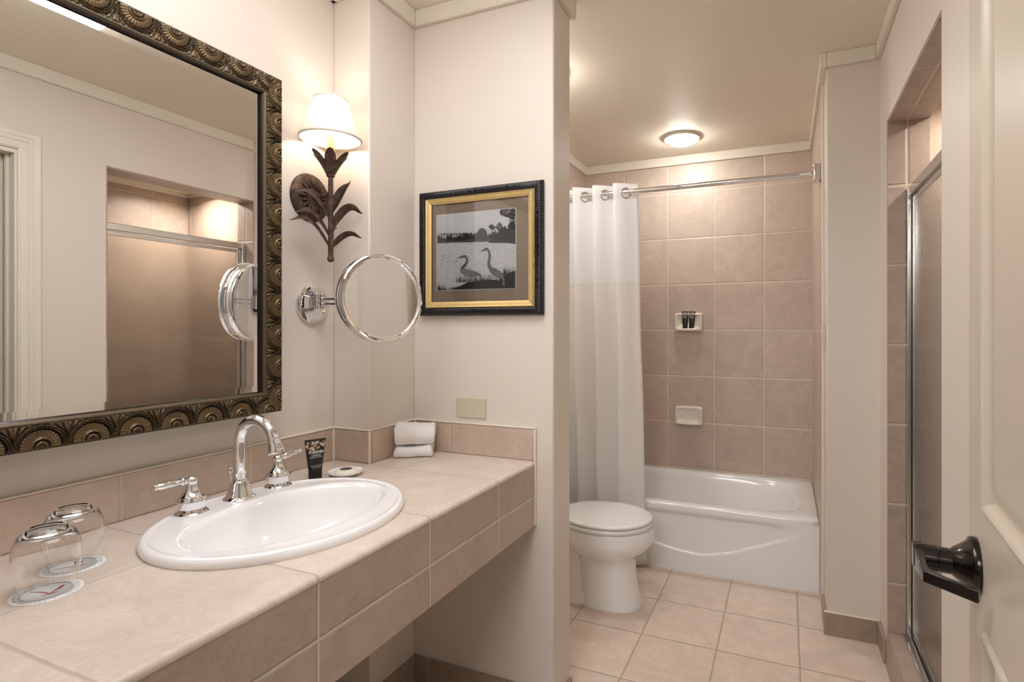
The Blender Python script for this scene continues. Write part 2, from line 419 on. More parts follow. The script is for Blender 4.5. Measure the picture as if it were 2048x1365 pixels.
struct('wall_right_tub', MB().box(.160, .50, 2.56, 3.70, 0, ZC), M['wall'], bevel=.006)
struct('wall_right_tub_tile', MB().box(.152, .160, 2.735, 3.70, 0, ZC), M['tile_tub'], smooth=0)
struct('trim_9', MB().box(.151, .160, 2.722, 2.735, .09, ZT), M['caulk'], bevel=.002)
w = MB().box(.36, .495, .25, .55, 0, ZC).box(.36, .495, .55, 1.29, 2.08, ZC).box(.36, .495, 1.29, 1.61, 0, ZC)
w.box(.36, .495, 1.61, 2.41, 2.10, ZC).box(.36, .495, 2.41, 2.56, 0, ZC)
struct('wall_right', w, M['wall'], smooth=0)
struct('wall_front', MB().box(-1.58, -.70, .13, .25, 0, ZC).box(.215, .50, .13, .25, 0, ZC).box(-.70, .215, .13, .25, 2.09, ZC), M['wall'], smooth=0)
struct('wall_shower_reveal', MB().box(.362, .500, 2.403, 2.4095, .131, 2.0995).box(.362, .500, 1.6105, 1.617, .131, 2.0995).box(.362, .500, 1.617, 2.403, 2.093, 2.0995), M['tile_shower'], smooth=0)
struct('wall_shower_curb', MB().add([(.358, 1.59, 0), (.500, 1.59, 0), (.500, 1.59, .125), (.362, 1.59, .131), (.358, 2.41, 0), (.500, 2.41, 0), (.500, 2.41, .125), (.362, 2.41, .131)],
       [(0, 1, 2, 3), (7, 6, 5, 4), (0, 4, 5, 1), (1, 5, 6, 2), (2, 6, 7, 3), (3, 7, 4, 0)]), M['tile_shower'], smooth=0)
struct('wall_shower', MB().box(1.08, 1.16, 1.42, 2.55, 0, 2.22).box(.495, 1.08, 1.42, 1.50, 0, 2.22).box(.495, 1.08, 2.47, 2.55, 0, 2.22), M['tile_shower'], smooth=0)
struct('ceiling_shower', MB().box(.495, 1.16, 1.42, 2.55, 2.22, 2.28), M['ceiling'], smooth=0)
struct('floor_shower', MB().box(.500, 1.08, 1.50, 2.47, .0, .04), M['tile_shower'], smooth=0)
struct('trim_10', MB().box(1.068, 1.08, 1.50, 2.47, 2.195, 2.22).box(.50, 1.068, 2.458, 2.47, 2.195, 2.22), M['trim'], smooth=0)
# crown boards under the ceiling
T = .018
def crown(n, mb): struct('trim_%d' % n, mb, M['trim'], bevel=.003)
crown(1, MB().box(-1.43, -1.43 + T, .25, 1.415, ZT, ZC))
crown(2, MB().box(-1.43, -1.275 + T, 1.415 - T, 1.415, ZT, ZC).box(-1.275, -1.275 + T, 1.415, 1.65, ZT, ZC))
crown(3, MB().box(-1.275 + T, -.714 + T, 1.65 - T, 1.65, ZT, ZC).box(-.714, -.714 + T, 1.65, 1.80, ZT, ZC).box(-1.36, -.714 + T, 1.80, 1.80 + T, ZT, ZC))
crown(4, MB().box(-1.36, -1.36 + T + .01, 1.80 + T, 3.70, ZT, ZC))
crown(5, MB().box(-1.36 + T, .152, 3.70 - T, 3.70, ZT, ZC))
crown(6, MB().box(.152 - T, .16, 2.56 - T, 3.70 - T, ZT, ZC))
crown(7, MB().box(.16, .36 - T, 2.56 - T, 2.56, ZT, ZC))
crown(8, MB().box(.36 - T, .36, .25, 2.56, ZT, ZC))
# tile skirting
struct('trim_11', MB().box(.1495, .358, 2.548, 2.56, .095, .1005), M['caulk'], bevel=.002)
def base(side, mb): struct('baseboard_' + side, mb, M['tile_base'], bevel=.002)
base('tub_end', MB().box(.150, .358, 2.549, 2.56, 0, .095).box(.150, .160, 2.56, 2.722, 0, .095))
base('right', MB().box(.349, .36, 2.415, 2.549, 0, .095))
base('left', MB().box(-1.43, -1.419, .25, 1.415, 0, .095).box(-1.43, -1.264, 1.404, 1.415, 0, .095).box(-1.275, -1.264, 1.415, 1.65, 0, .095))
base('partition', MB().box(-1.264, -.714, 1.639, 1.65, 0, .095))
base('partition_end', MB().box(-.714, -.705, 1.70, 1.80, 0, .058))

# ---------------------------------------------------------------- ring helper for frames
def ring(mb, P, a0, a1, b0, b1, wd, h, step, nt, mi=0):
    """mitred rectangular moulding. P(a,b,h) -> world; h(s,t,L): height, s along the outer edge, t 0 outer .. 1 inner"""
    cs_ = [(a0, b0), (a1, b0), (a1, b1), (a0, b1)]
    ci = [(a0 + wd, b0 + wd), (a1 - wd, b0 + wd), (a1 - wd, b1 - wd), (a0 + wd, b1 - wd)]
    for k in range(4):
        o0, o1, i0, i1 = cs_[k], cs_[(k + 1) % 4], ci[k], ci[(k + 1) % 4]
        L = math.hypot(o1[0] - o0[0], o1[1] - o0[1]); ns = max(1, int(L / step))
        def fn(u, t, o0=o0, o1=o1, i0=i0, i1=i1, L=L):
            a = (o0[0] + (o1[0] - o0[0]) * u) * (1 - t) + (i0[0] + (i1[0] - i0[0]) * u) * t
            b = (o0[1] + (o1[1] - o0[1]) * u) * (1 - t) + (i0[1] + (i1[1] - i0[1]) * u) * t
            along = ((a - o0[0]) * (o1[0] - o0[0]) + (b - o0[1]) * (o1[1] - o0[1])) / L
            return P(a, b, h(along, t, L))
        mb.grid(fn, ns, nt, mi)
    return mb

# second doorway, in the right wall (seen in the wall mirror)
d2 = bpy.data.objects.new('door_2', None); COL.objects.link(d2); d2.location = (.42, .92, 0)
tag(d2, 'white painted side door and fluted casing in the right-hand wall, seen in the wall mirror', 'door', kind='structure')
obj('door_jamb', MB().box(.36, .495, 1.270, 1.289, 0, 2.079).box(.36, .495, .551, .570, 0, 2.079).box(.36, .495, .570, 1.270, 2.060, 2.079)
    .box(.400, .420, 1.258, 1.270, 0, 2.06), M['trim'], d2, bevel=.002)
obj('door_leaf', MB().box(.430, .470, .572, 1.262, .01, 2.055), M['trim'], d2, bevel=.002)
def casing_h(s, t, L):
    P_ = [(0, .006), (.06, .014), (.30, .016), (.34, .012), (.40, .019), (.52, .019), (.58, .011), (.62, .015), (.90, .013), (.95, .008), (1, .006)]
    for (xa, ya), (xb, yb) in zip(P_, P_[1:]):
        if xa <= t <= xb + 1e-9: return ya + (yb - ya) * (t - xa) / (xb - xa)
    return .006
obj('door_casing', ring(MB(), lambda a, b, h: (.36 - h * .6, a, b), .48, 1.36, -.10, 2.16, .080, casing_h, 5, 50), M['trim'], d2, smooth=30)

# ================================================================ wall mirror
MY0, MY1, MZ0, MZ1 = .30, 1.142, 1.063, 2.018
FWID = .059
mir = thing('wall_mirror', 'large rectangular wall mirror in a wide bronze shell-patterned frame above the sink', 'mirror', (-1.43, .715, MZ0))
def frame_mat():
    t = NT('antiqued_bronze_relief'); at = t.n('ShaderNodeAttribute', attribute_name='pat'); p = t.obj()
    s = t.n('ShaderNodeSeparateColor'); t.l(at.outputs['Color'], s.inputs[0])
    gold = t.mix(t.noise(p, 30, 3), srgb(118, 88, 50), srgb(150, 120, 74))
    dark = t.mix(t.ramp(t.noise(p, 45, 3), [(.42, G(0)), (.58, G(1))]), srgb(26, 42, 36), srgb(54, 42, 32))
    c = t.mix(s.outputs[1], dark, gold)                        # G: gilded fields
    c = t.mix(s.outputs[0], c, srgb(132, 112, 88))              # R: worn ridges
    t.set(Base_Color=c, Roughness=t.math('ADD', t.math('MULTIPLY', t.noise(p, 90, 3), .25), .28), Metallic=.55)
    t.bump(t.noise(p, 350, 3), .2, .001); return t.m
M['relief'] = frame_mat()
def relief(s, t, L):
    """shell ornament: returns height, ridge, gilding.  t: 0 outer .. 1 inner"""
    n = max(1, round(L / .0875)); per = L / n; x = (s / per) % 1.0 - .5
    if t < .05: return (.35 + .12 * abs(math.sin(s * 520)), .5 * abs(math.sin(s * 520)), 0)
    if t > .84:                                               # plain lip next to the glass
        q = (t - .84) / .16
        return (.55 - .35 * q + .30 * math.sin(q * PI), .42, .0)
    y = (t - .05) / .79
    px, py = x / .49, (y - .10) / .86
    r = math.hypot(px, py) if py > 0 else max(abs(px), .0) + .35 * abs(py); th = math.atan2(max(py, .02), px)
    h = .35; rd = 0; g = 0
    G_ = lambda v, c, w: math.exp(-((v - c) / w) ** 2)
    if r < .80:                                               # fluted fan
        fan = .5 + .5 * math.cos(th * 30); dome = math.sqrt(max(0, 1 - (r / .84) ** 2))
        h += .34 * dome + .13 * fan * sstep(.35, .6, r); g = .25 + .5 * fan * sstep(.86, .5, r); rd = .35 * fan * sstep(.6, .78, r)
        ir = math.hypot(x / .19, (y - .08) / .34)
        if ir < 1.25:
            k2 = G_(ir, 1.0, .12) + .8 * G_(ir, .55, .13); h += .38 * k2 - .25 * G_(ir, .78, .1); rd = max(rd, .8 * min(1, k2)); g *= .5
            if ir < .5: h += .12 * math.cos(math.atan2(y, x) * 10)
    k = G_(r, .985, .030) + G_(r, .895, .028)
    h += .55 * k - .22 * G_(r, .94, .018) - .2 * G_(r, .835, .02); rd = max(rd, min(1, k))
    if r > 1.03:                                              # small leaf sprays between the shells
        xs = .5 - abs(x); a = math.atan2(y - .30, xs + .015); rr_ = math.hypot(y - .30, xs)
        lf = .5 + .5 * math.cos(a * 34); up_ = sstep(.30, .5, y)
        h += (.38 * lf + .12) * up_ * sstep(1.03, 1.12, r) + .45 * G_(xs, 0, .012); rd = max(rd, .75 * lf * up_ * sstep(.3, .6, rr_)); g = .5 * lf * up_
        if y < .3: h += .2 * G_(rr_, .16, .03) + .2 * G_(rr_, .26, .03); rd = max(rd, .5 * G_(rr_, .16, .03) + .5 * G_(rr_, .26, .03))
    return (h, min(1, rd), min(1, g))
FD0, FD1 = -1.40, -1.341                                   # wall side and top of the moulding
mb = MB(); pat = []
def Pm(a, b, h):
    H, rd, g = h; pat.append((rd, g, 0, 1)); return (FD1 - .014 + .0125 * H, a, b)
ring(mb, Pm, MY0, MY1, MZ0, MZ1, FWID, relief, .0014, 44)
fr = obj('frame', mb, M['relief'], mir, recalc=False, smooth=60)
ca = fr.data.color_attributes.new('pat', 'FLOAT_COLOR', 'POINT')
for i, c in enumerate(pat): ca.data[i].color = c
fb = MB().box(-1.43, -1.372, MY0 + .002, MY1 - .002, MZ0 + .002, MZ1 - .002)
obj('backing', fb, M['bronze'], mir, smooth=0)
gy0, gy1, gz0, gz1 = MY0 + FWID - .002, MY1 - FWID + .002, MZ0 + FWID - .002, MZ1 - FWID + .002
bw = .022; dx = .0007
gm = MB()
o_ = [(GX - dx, gy0, gz0), (GX - dx, gy1, gz0), (GX - dx, gy1, gz1), (GX - dx, gy0, gz1)]
i_ = [(GX, gy0 + bw, gz0 + bw), (GX, gy1 - bw, gz0 + bw), (GX, gy1 - bw, gz1 - bw), (GX, gy0 + bw, gz1 - bw)]
gm.add(o_ + i_, [(0, 1, 5, 4), (1, 2, 6, 5), (2, 3, 7, 6), (3, 0, 4, 7), (4, 5, 6, 7)])
obj('glass', gm, M['mirror'], mir, smooth=0, recalc=False)
lip = MB(); ring(lip, lambda a, b, h: (GX + .001 + h * .006, a, b), MY0 + FWID - .006, MY1 - FWID + .006, MZ0 + FWID - .006, MZ1 - FWID + .006, .008, lambda s, t, L: math.sin(t * PI), .5, 6)
obj('inner_lip', lip, M['bronze'], mir, recalc=False)

# ================================================================ vanity counter
CZ, NX = .857, -.777
SX, SY, SA, SB = -1.082, .930, .248, .285                    # sink rim ellipse
van = thing('vanity_counter', 'long tiled vanity counter with tiled apron and splashback running below the wall mirror', 'counter', (-1.10, .95, 0))
ct = MB()
x0, x1, y0, y1 = -1.43, NX - .010, .251, 1.65
CPOLY = [(x0, y0), (x1, y0), (x1, y1), (-1.275, y1), (-1.275, 1.415), (x0, 1.415)]
def ell_to_rect(z):
    ang = sorted([2 * PI * k / 120 for k in range(120)] + [math.atan2(cy - SY, cx - SX) % (2 * PI) for cx, cy in CPOLY])
    inn, out = [], []
    for a in ang:
        c, s_ = math.cos(a), math.sin(a); k = 1e9
        for (ax, ay), (bx_, by_) in zip(CPOLY, CPOLY[1:] + CPOLY[:1]):
            ex, ey = bx_ - ax, by_ - ay; den = c * ey - s_ * ex
            if abs(den) < 1e-9: continue
            t_ = ((ax - SX) * ey - (ay - SY) * ex) / den; w_ = ((ax - SX) * s_ - (ay - SY) * c) / den
            if t_ > 0 and -1e-6 <= w_ <= 1 + 1e-6: k = min(k, t_)
        out.append((SX + k * c, SY + k * s_, z))
        q = 1 / math.hypot(c / (SA * .93), s_ / (SB * .93)); inn.append((SX + q * c, SY + q * s_, z))
    return inn, out
it, ot = ell_to_rect(CZ); ib, ob = ell_to_rect(CZ - .013); n = len(it)
ct.add(it + ot + ib + ob, [(i, (i + 1) % n, n + (i + 1) % n, n + i) for i in range(n)] + [(2 * n + i, 3 * n + i, 3 * n + (i + 1) % n, 2 * n + (i + 1) % n) for i in range(n)]
       + [(i, 2 * n + i, 2 * n + (i + 1) % n, (i + 1) % n) for i in range(n)])
nose = [(x1, CZ)] + [(x1 + .010 * math.sin(a), CZ - .010 + .010 * math.cos(a)) for a in [PI / 2 * k / 8 for k in range(1, 9)]] + [(NX, CZ - .013), (x1, CZ - .013)]
ct.prism(nose, y0, y1, 'y')
obj('countertop', ct, M['tile_counter'], van, smooth=50)
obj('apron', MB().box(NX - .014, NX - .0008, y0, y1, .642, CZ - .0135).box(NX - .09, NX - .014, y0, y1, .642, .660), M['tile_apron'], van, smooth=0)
sp = MB()
def splash(mb, x0, x1, y0, y1): mb.box(x0, x1, y0, y1, CZ, .964)
splash(sp, -1.43, -1.415, .251, 1.415); splash(sp, -1.43, -1.262, 1.401, 1.415); splash(sp, -1.275, -1.262, 1.415, 1.638); splash(sp, -1.275, -.779, 1.638, 1.65)
obj('backsplash', sp, M['tile_splash'], van, bevel=.004)
ck = MB().box(-1.43, -1.413, .251, 1.40, .964, .968).box(-1.43, -1.260, 1.399, 1.415, .964, .968).box(-1.275, -1.260, 1.415, 1.636, .964, .968).box(-1.275, -.776, 1.636, 1.65, .964, .968)
ck.box(-.780, -.774, 1.637, 1.65, .642, .964)
ck.box(-1.267, -1.260, 1.399, 1.406, CZ, .964).box(-1.417, -1.410, 1.396, 1.403, CZ, .964).box(-1.264, -1.256, 1.631, 1.639, CZ, .964)
obj('caulk_line', ck, M['caulk'], van, bevel=.0015)

# ---------------------------------------------------------------- sink
snk = thing('sink', 'oval white drop-in sink set in the tiled counter', 'sink', (SX, SY, CZ))
BX, BY, BA, BB = -1.062, .935, .153, .236
def er(k, a, b, cx, cy, z): return [(cx + a * math.cos(2 * PI * i / k), cy + b * math.sin(2 * PI * i / k), z) for i in range(k)]
rings = []
for f_, z in [(.96, .845), (.995, .8575), (1.0, .862), (1.0, .868), (.988, .8745), (.968, .8775), (.948, .8770), (.936, .8748), (.926, .8744)]:
    rings.append(er(120, SA * f_, SB * f_, SX, SY, z))
for k in (.5, .8, .93):
    a0, b0 = SA * .926, SB * .926; a1, b1 = BA * 1.04, BB * 1.04
    rings.append(er(120, a0 + (a1 - a0) * k, b0 + (b1 - b0) * k, SX + (BX - SX) * k, SY + (BY - SY) * k, .8744 + .0012 * k))
for f_, z in [(1.03, .8745), (1.0, .871), (.975, .862), (.95, .845), (.90, .815), (.80, .780), (.64, .750), (.42, .733), (.18, .728), (.09, .727)]:
    rings.append(er(120, BA * f_, BB * f_ if f_ > .2 else BA * f_ * 1.1, BX, BY, z))
obj('basin', MB().loft(rings, False, True), M['ceramic'], snk, smooth=60)
obj('drain', MB().lathe([(.0, .731), (.012, .7315), (.014, .729), (.019, .7295), (.021, .7275)], (BX, BY, 0), 32), M['chrome'], snk, smooth=50)

# ---------------------------------------------------------------- faucet
DZ = .8746
fau = thing('faucet', 'chrome widespread faucet with gooseneck spout and two lever handles behind the sink bowl', 'faucet', (-1.268, .95, DZ))
path = [(-1.268, .95, DZ + .035)]
for k in range(8): path.append((-1.268, .95, DZ + .035 + .105 * (k + 1) / 8))
zc = DZ + .14; R_ = .060
for k in range(1, 19):
    a = PI - k / 18 * PI * .93; path.append((-1.268 + R_ + R_ * math.cos(a), .95, zc + R_ * math.sin(a)))
tip = Vector(path[-1]); dr = (tip - Vector(path[-2])).normalized()
obj('spout', MB().tube(path, .0138, 24), M['chrome'], fau, smooth=60)
obj('aerator', MB().lathe([(.0142, -.004), (.0155, .0), (.0150, .004), (.0165, .012), (.0195, .024), (.0205, .030), (.019, .033), (.010, .033), (.0, .030)], tip - dr * .002, 32, dr), M['chrome'], fau, smooth=50)
obj('spout_base', MB().lathe([(.036, 0), (.0365, .003), (.034, .006), (.030, .008), (.0275, .016), (.0235, .028), (.0205, .038), (.0200, .043), (.0175, .045), (.0165, .049), (.0, .049)], (-1.268, .95, DZ), 40), M['chrome'], fau, smooth=40)
obj('lift_rod', MB().tube([(-1.300, .95, DZ), (-1.300, .95, DZ + .062)], .0022, 10).lathe([(.0, .060), (.004, .062), (.0055, .067), (.0035, .071), (.005, .075), (.0, .078)], (-1.300, .95, DZ), 16), M['chrome'], fau, smooth=50)
for (hx, hy, sg) in ((-1.272, .835, -1), (-1.274, 1.066, 1)):
    hd = obj('handle', MB().lathe([(.0335, 0), (.034, .002), (.031, .005), (.0245, .0055), (.0245, .009), (.0265, .012), (.0285, .028), (.0320, .0305), (.0315, .034), (.0285, .037), (.0280, .040), (.0245, .042), (.0190, .048), (.0140, .057), (.0115, .066), (.0112, .069), (.0130, .072), (.0125, .078), (.0085, .083), (.0, .085)], (hx, hy, DZ), 40), M['chrome'], fau, smooth=40)
    d = Vector((-.06, sg, .03)).normalized()
    obj('lever', MB().lathe([(.0062, .004), (.0066, .012), (.0085, .018), (.0100, .021), (.0085, .024), (.0072, .025), (.0078, .030), (.0082, .050), (.0074, .069), (.0062, .072), (.0072, .074), (.0060, .079), (.0, .081)], (hx, hy, DZ + .0755), 24, d), M['chrome'], hd, smooth=40)
# ---------------------------------------------------------------- coasters and tumblers
def coaster(loc, rz, label):
    o = thing('coaster', label, 'coaster', loc, rz, 'paper coasters under the tumblers')
    obj('card', MB().lathe([(0, 0), (.0465, 0), (.0470, .0006), (.0465, .0012), (0, .0012)], n=64), M['paper'], o, local=True, smooth=30)
    obj('printed_ring', MB().lathe([(.0335, .0012), (.0335, .0015), (.0342, .0015), (.0342, .0012)], n=64, closed=True), M['grey_ink'], o, local=True)
    k = MB()                                                 # brush-stroke K
    def stroke(pts, ws):
        L = []; R = []
        for i, p in enumerate(pts):
            a = Vector(pts[max(0, i - 1)]); b = Vector(pts[min(len(pts) - 1, i + 1)]); d = (b - a).normalized(); nrm = Vector((-d.y, d.x))
            L.append(tuple(Vector(p) + nrm * ws[i])); R.append(tuple(Vector(p) - nrm * ws[i]))
        k.prism(L + R[::-1], .0012, .0016, 'z')
    stroke([(-.022, .016), (-.010, .006), (-.001, -.004), (.003, -.012)], [.0006, .0012, .0013, .0009])
    stroke([(.004, -.011), (.010, -.003), (.015, .004), (.018, .011), (.021, .016)], [.0008, .0012, .0028, .0026, .0003])
    stroke([(-.006, -.013), (.002, -.0135), (.010, -.012), (.015, -.0125)], [.0003, .0012, .0012, .0003])
    obj('brush_mark', k, M['red'], o, local=True, smooth=0)
    me = None; objs = []
    word = 'KESSLER COLLECTION  * '
    import bmesh
    bm = bmesh.new()
    full = word * 2
    for i, ch in enumerate(full):
        if ch == ' ': continue
        a = PI / 2 - 2 * PI * i / len(full)
        m3 = Matrix.Rotation(a - PI / 2, 3, 'Z')
        me = glyph(ch); tmp = me.copy(); tmp.transform(Matrix.Translation((.0400 * math.cos(a), .0400 * math.sin(a), .0013)) @ m3.to_4x4()); bm.from_mesh(tmp); bpy.data.meshes.remove(tmp)
    mm = bpy.data.meshes.new('lettering'); bm.to_mesh(mm); bm.free(); mm.materials.append(M['grey_ink'])
    lo = bpy.data.objects.new('lettering', mm); COL.objects.link(lo); lo.parent = o
    return o
_gl = {}
def glyph(ch):
    if ch not in _gl:
        cu = bpy.data.curves.new('g', 'FONT'); cu.body = ch; cu.size = .0046; cu.align_x = 'CENTER'; cu.align_y = 'CENTER'; cu.extrude = .0001; cu.resolution_u = 2
        t = bpy.data.objects.new('tmp', cu); COL.objects.link(t)
        _gl[ch] = bpy.data.meshes.new_from_object(t.evaluated_get(bpy.context.evaluated_depsgraph_get())); bpy.data.objects.remove(t)
        _gl[ch].materials.clear()
    return _gl[ch]
C1 = (-1.150, .515, CZ); C2 = (-1.2305, .590, CZ)
c1 = coaster(C1, math.radians(62), 'white paper coaster with red brush mark under the nearer upturned glass')
c2 = copy_tree(c1); c2.location = C2; c2.rotation_euler.z = math.radians(95); c2['label'] = 'white paper coaster with red brush mark under the glass nearer the splashback'
prof_out = [(.0340, 0), (.0365, .010), (.0410, .025), (.0440, .042), (.0452, .057), (.0446, .072), (.0420, .086), (.0372, .097), (.0305, .1040), (.0270, .1065), (.0262, .1078), (.0245, .1082), (.0225, .1070), (0, .1062)]
prof_in = [(0, .1000), (.0200, .1000), (.0262, .0985), (.0345, .0940), (.0404, .0840), (.0431, .0710), (.0437, .0570), (.0425, .0420), (.0395, .0250), (.0352, .0100), (.0327, 0), (.0340, 0)]
gl = thing('drinking_glass', 'round-bellied clear tumbler upside down on a coaster at the near end of the counter', 'glass', (C1[0], C1[1], CZ + .0018), 0, 'upturned tumblers')
obj('bowl', MB().lathe(prof_out + prof_in[:], n=72, cap=False), M['glass'], gl, local=True, smooth=60)
g2 = copy_tree(gl); g2.location = (C2[0], C2[1], CZ + .0018); g2['label'] = 'clear tumbler upside down on a coaster behind the other glass, closer to the splashback'

# ---------------------------------------------------------------- lotion tube
def tube_mesh(h, wtop, wbot, dep):
    cap = MB(); body = MB()
    def ov(a, b, z, n=40): return [(a * abs(math.cos(t)) ** .8 * (1 if math.cos(t) > 0 else -1), b * math.sin(t), z) for t in [2 * PI * i / n for i in range(n)]]
    hc = h * .19
    cap.loft([ov(wbot * .94, dep * .94, 0), ov(wbot, dep, .001), ov(wbot * 1.02, dep, hc * .95), ov(wbot * .98, dep * .96, hc)])
    rs = []
    for i in range(15):
        k = i / 14; rs.append(ov(wbot * 1.0 + (wtop - wbot) * k ** 1.05, dep * (1 - k ** 2.2) + .0008, hc + (h * .955 - hc) * k))
    body.loft(rs)
    crimp = MB().box(-wtop, wtop, -.0009, .0009, h * .95, h)
    return cap, body, crimp
tb = thing('lotion_tube', 'black lotion tube with pale floral print standing on its cap behind the sink', 'tube', (-1.283, 1.200, CZ), math.radians(62))
cap, body, crimp = tube_mesh(.118, .0295, .0185, .0115)
obj('cap', cap, M['black_plastic'], tb, local=True, smooth=50); obj('body', body, M['floral'], tb, local=True, smooth=50)
obj('crimp', crimp, M['black_plastic'], tb, local=True, bevel=.0003)
def face_text(body_, size, z, parent, yoff, shear=0, bold=0, lean=0):
    m3 = Matrix.Rotation(PI / 2 + lean, 3, 'X')
    return text_mesh(body_, size, m3, (0, yoff, z), M['white_ink'], parent, 'lettering', .0002, shear, 'CENTER', bold)
face_text('Kessler', .0145, .0825, tb, -.0088, .45, .00012, -.085)
face_text('LOTION', .0068, .0720, tb, -.0100, 0, .00006, -.085)
face_text('CREME HYDRATANTE', .0036, .0665, tb, -.0108, 0, 0, -.085)
face_text('EUCALYPTUS MINT', .0036, .0420, tb, -.0122, 0, 0, -.04)
face_text('1.0 fl oz / 30 ml', .0036, .0370, tb, -.0124, 0, 0, -.04)

# ---------------------------------------------------------------- soap on a dish
sd = thing('soap_plate', 'small round white dish holding a bar of soap beside the lotion tube', 'dish', (-1.234, 1.270, CZ))
obj('plate', MB().lathe([(0, .0), (.030, 0), (.033, .002), (.0465, .0085), (.0505, .0125), (.0500, .0135), (.0455, .0105), (.032, .0045), (.0, .004)], n=56), M['ceramic'], sd, local=True, smooth=50)
so = thing('soap_bar', 'round cream soap bar with a dark sticker lying on the small white dish', 'soap', (-1.234, 1.270, CZ + .0045))
obj('bar', MB().lathe([(0, 0), (.025, 0), (.031, .003), (.0325, .0065), (.031, .0105), (.025, .0135), (.0, .0147)], n=48), M['soap'], so, local=True, smooth=50)
obj('sticker', MB().lathe([(0, .0152), (.0170, .0148), (.0170, .0138), (0, .0138)], n=40), M['grey_label'], so, local=True)

# ---------------------------------------------------------------- folded washcloths
def folded_cloth(width, depth, th, layers, seed, droop=0):
    """a cloth folded over towards the front (-y): outline of a serpentine of layers, extruded along x"""
    rnd = random.Random(seed); mb = MB()
    r = th / 2; out = []; yb = depth / 2; yf = -depth / 2
    H = th * layers
    prof = []
    # front: pairs of layers share one big fold; back: open edges with grooves
    nb = max(1, layers // 2)
    fh = H / nb
    for j in range(nb):
        for k in range(9):
            a = -PI / 2 + PI * k / 8
            prof.append((yf + fh * .42 - math.cos(a) * fh * .42, j * fh + fh / 2 + math.sin(a) * fh / 2))
    for j in range(layers - 1, -1, -1):
        for k in range(7):
            a = PI / 2 - PI * k / 6
            prof.append((yb - r + math.cos(a) * r * (1 if k not in (0, 6) else .3), j * th + r + math.sin(a) * r))
    cy, cz = 0, H / 2; n = len(prof); rs = []
    NS = 34
    for i in range(NS + 1):
        u = i / NS; x = (u - .5) * width
        e = min(u, 1 - u) * width; k = min(1, e / (th * .45)); rd = math.sqrt(max(0, 1 - (1 - k) ** 2))
        ring_ = []
        for (y, z) in prof:
            # pinch every layer on its own so that the ends show the layers
            j = min(layers - 1, int(z / th)); zc_ = j * th + r
            yy = cy + (y - cy) * (1 - .05 * (1 - rd)); zz = zc_ + (z - zc_) * (.25 + .75 * rd)
            nz = noise.noise(Vector((x * 18, yy * 18, zz * 40 + seed))) * .0032 + noise.noise(Vector((x * 45, yy * 45, zz * 45 + seed))) * .0012
            sag = .0035 * math.sin(u * PI * 1.2 + seed) * (zz / H)
            ring_.append((x + noise.noise(Vector((j * 3.1 + seed, yy * 20, 0))) * .007 * (2 * u - 1), yy + nz, max(0.0, zz + nz * .8 + sag)))
        rs.append(ring_)
    mb.loft(rs)
    return mb
twl = tag(obj('washcloth', folded_cloth(.128, .085, .019, 2, 3), M['towel'], None, local=True, smooth=80, loc=(-1.203, 1.556, CZ + .001)), 'white folded washcloth at the bottom of the stack in the counter corner', 'towel', 'folded washcloths')
twl.rotation_euler.z = math.radians(31)
tw2 = tag(obj('washcloth', folded_cloth(.134, .088, .0235, 3, 8), M['towel'], None, local=True, smooth=80, loc=(-1.201, 1.558, CZ + .0405)), 'thicker white folded washcloth on top of the stack in the counter corner', 'towel', 'folded washcloths')
tw2.rotation_euler.z = math.radians(34)

# ---------------------------------------------------------------- wall sconce
QX, QY = -1.341, 1.315
scn = thing('wall_sconce', 'rusted iron leaf wall sconce with a lit cream shade right of the wall mirror', 'wall lamp', (-1.43, QY, 1.73))
bp = MB().lathe([(.0, .022), (.020, .022), (.034, .018), (.058, .015), (.071, .010), (.077, .004), (.077, 0), (0, 0)], (-1.43, QY, 1.724), 48, (1, 0, 0))
for k in range(18):
    a = 2 * PI * k / 18
    for r0, r1, wd in ((.021 if k % 2 else .026, .056 if k % 2 else .047, .0052),):
        pts = [(-1.43 + .018 + .004 * math.sin(PI * q), QY + (r0 + (r1 - r0) * q) * math.cos(a), 1.724 + (r0 + (r1 - r0) * q) * math.sin(a)) for q in (0, .25, .5, .75, 1)]
        bp.tube(pts, [.0015, .0030, wd, .0050, .002], 8)
obj('backplate', bp, M['rust'], scn, smooth=50)
obj('arm', MB().tube([(-1.412, QY, 1.724), (-1.39, QY, 1.723), (-1.36, QY, 1.728), (QX, QY, 1.733)], [.012, .0075, .0065, .007], 14), M['rust'], scn, smooth=50)
obj('stem', MB().tube([(QX, QY, 1.528), (QX, QY + .001, 1.60), (QX, QY, 1.68), (QX, QY, 1.80)], [.0078, .0082, .0080, .0072], 14)
    .lathe([(.0, -.011), (.008, -.008), (.0105, 0), (.008, .008), (0, .011)], (QX, QY, 1.522), 20)
    .lathe([(.007, 0), (.0125, .003), (.0125, .008), (.007, .011)], (QX, QY, 1.781), 20), M['rust'], scn, smooth=50)
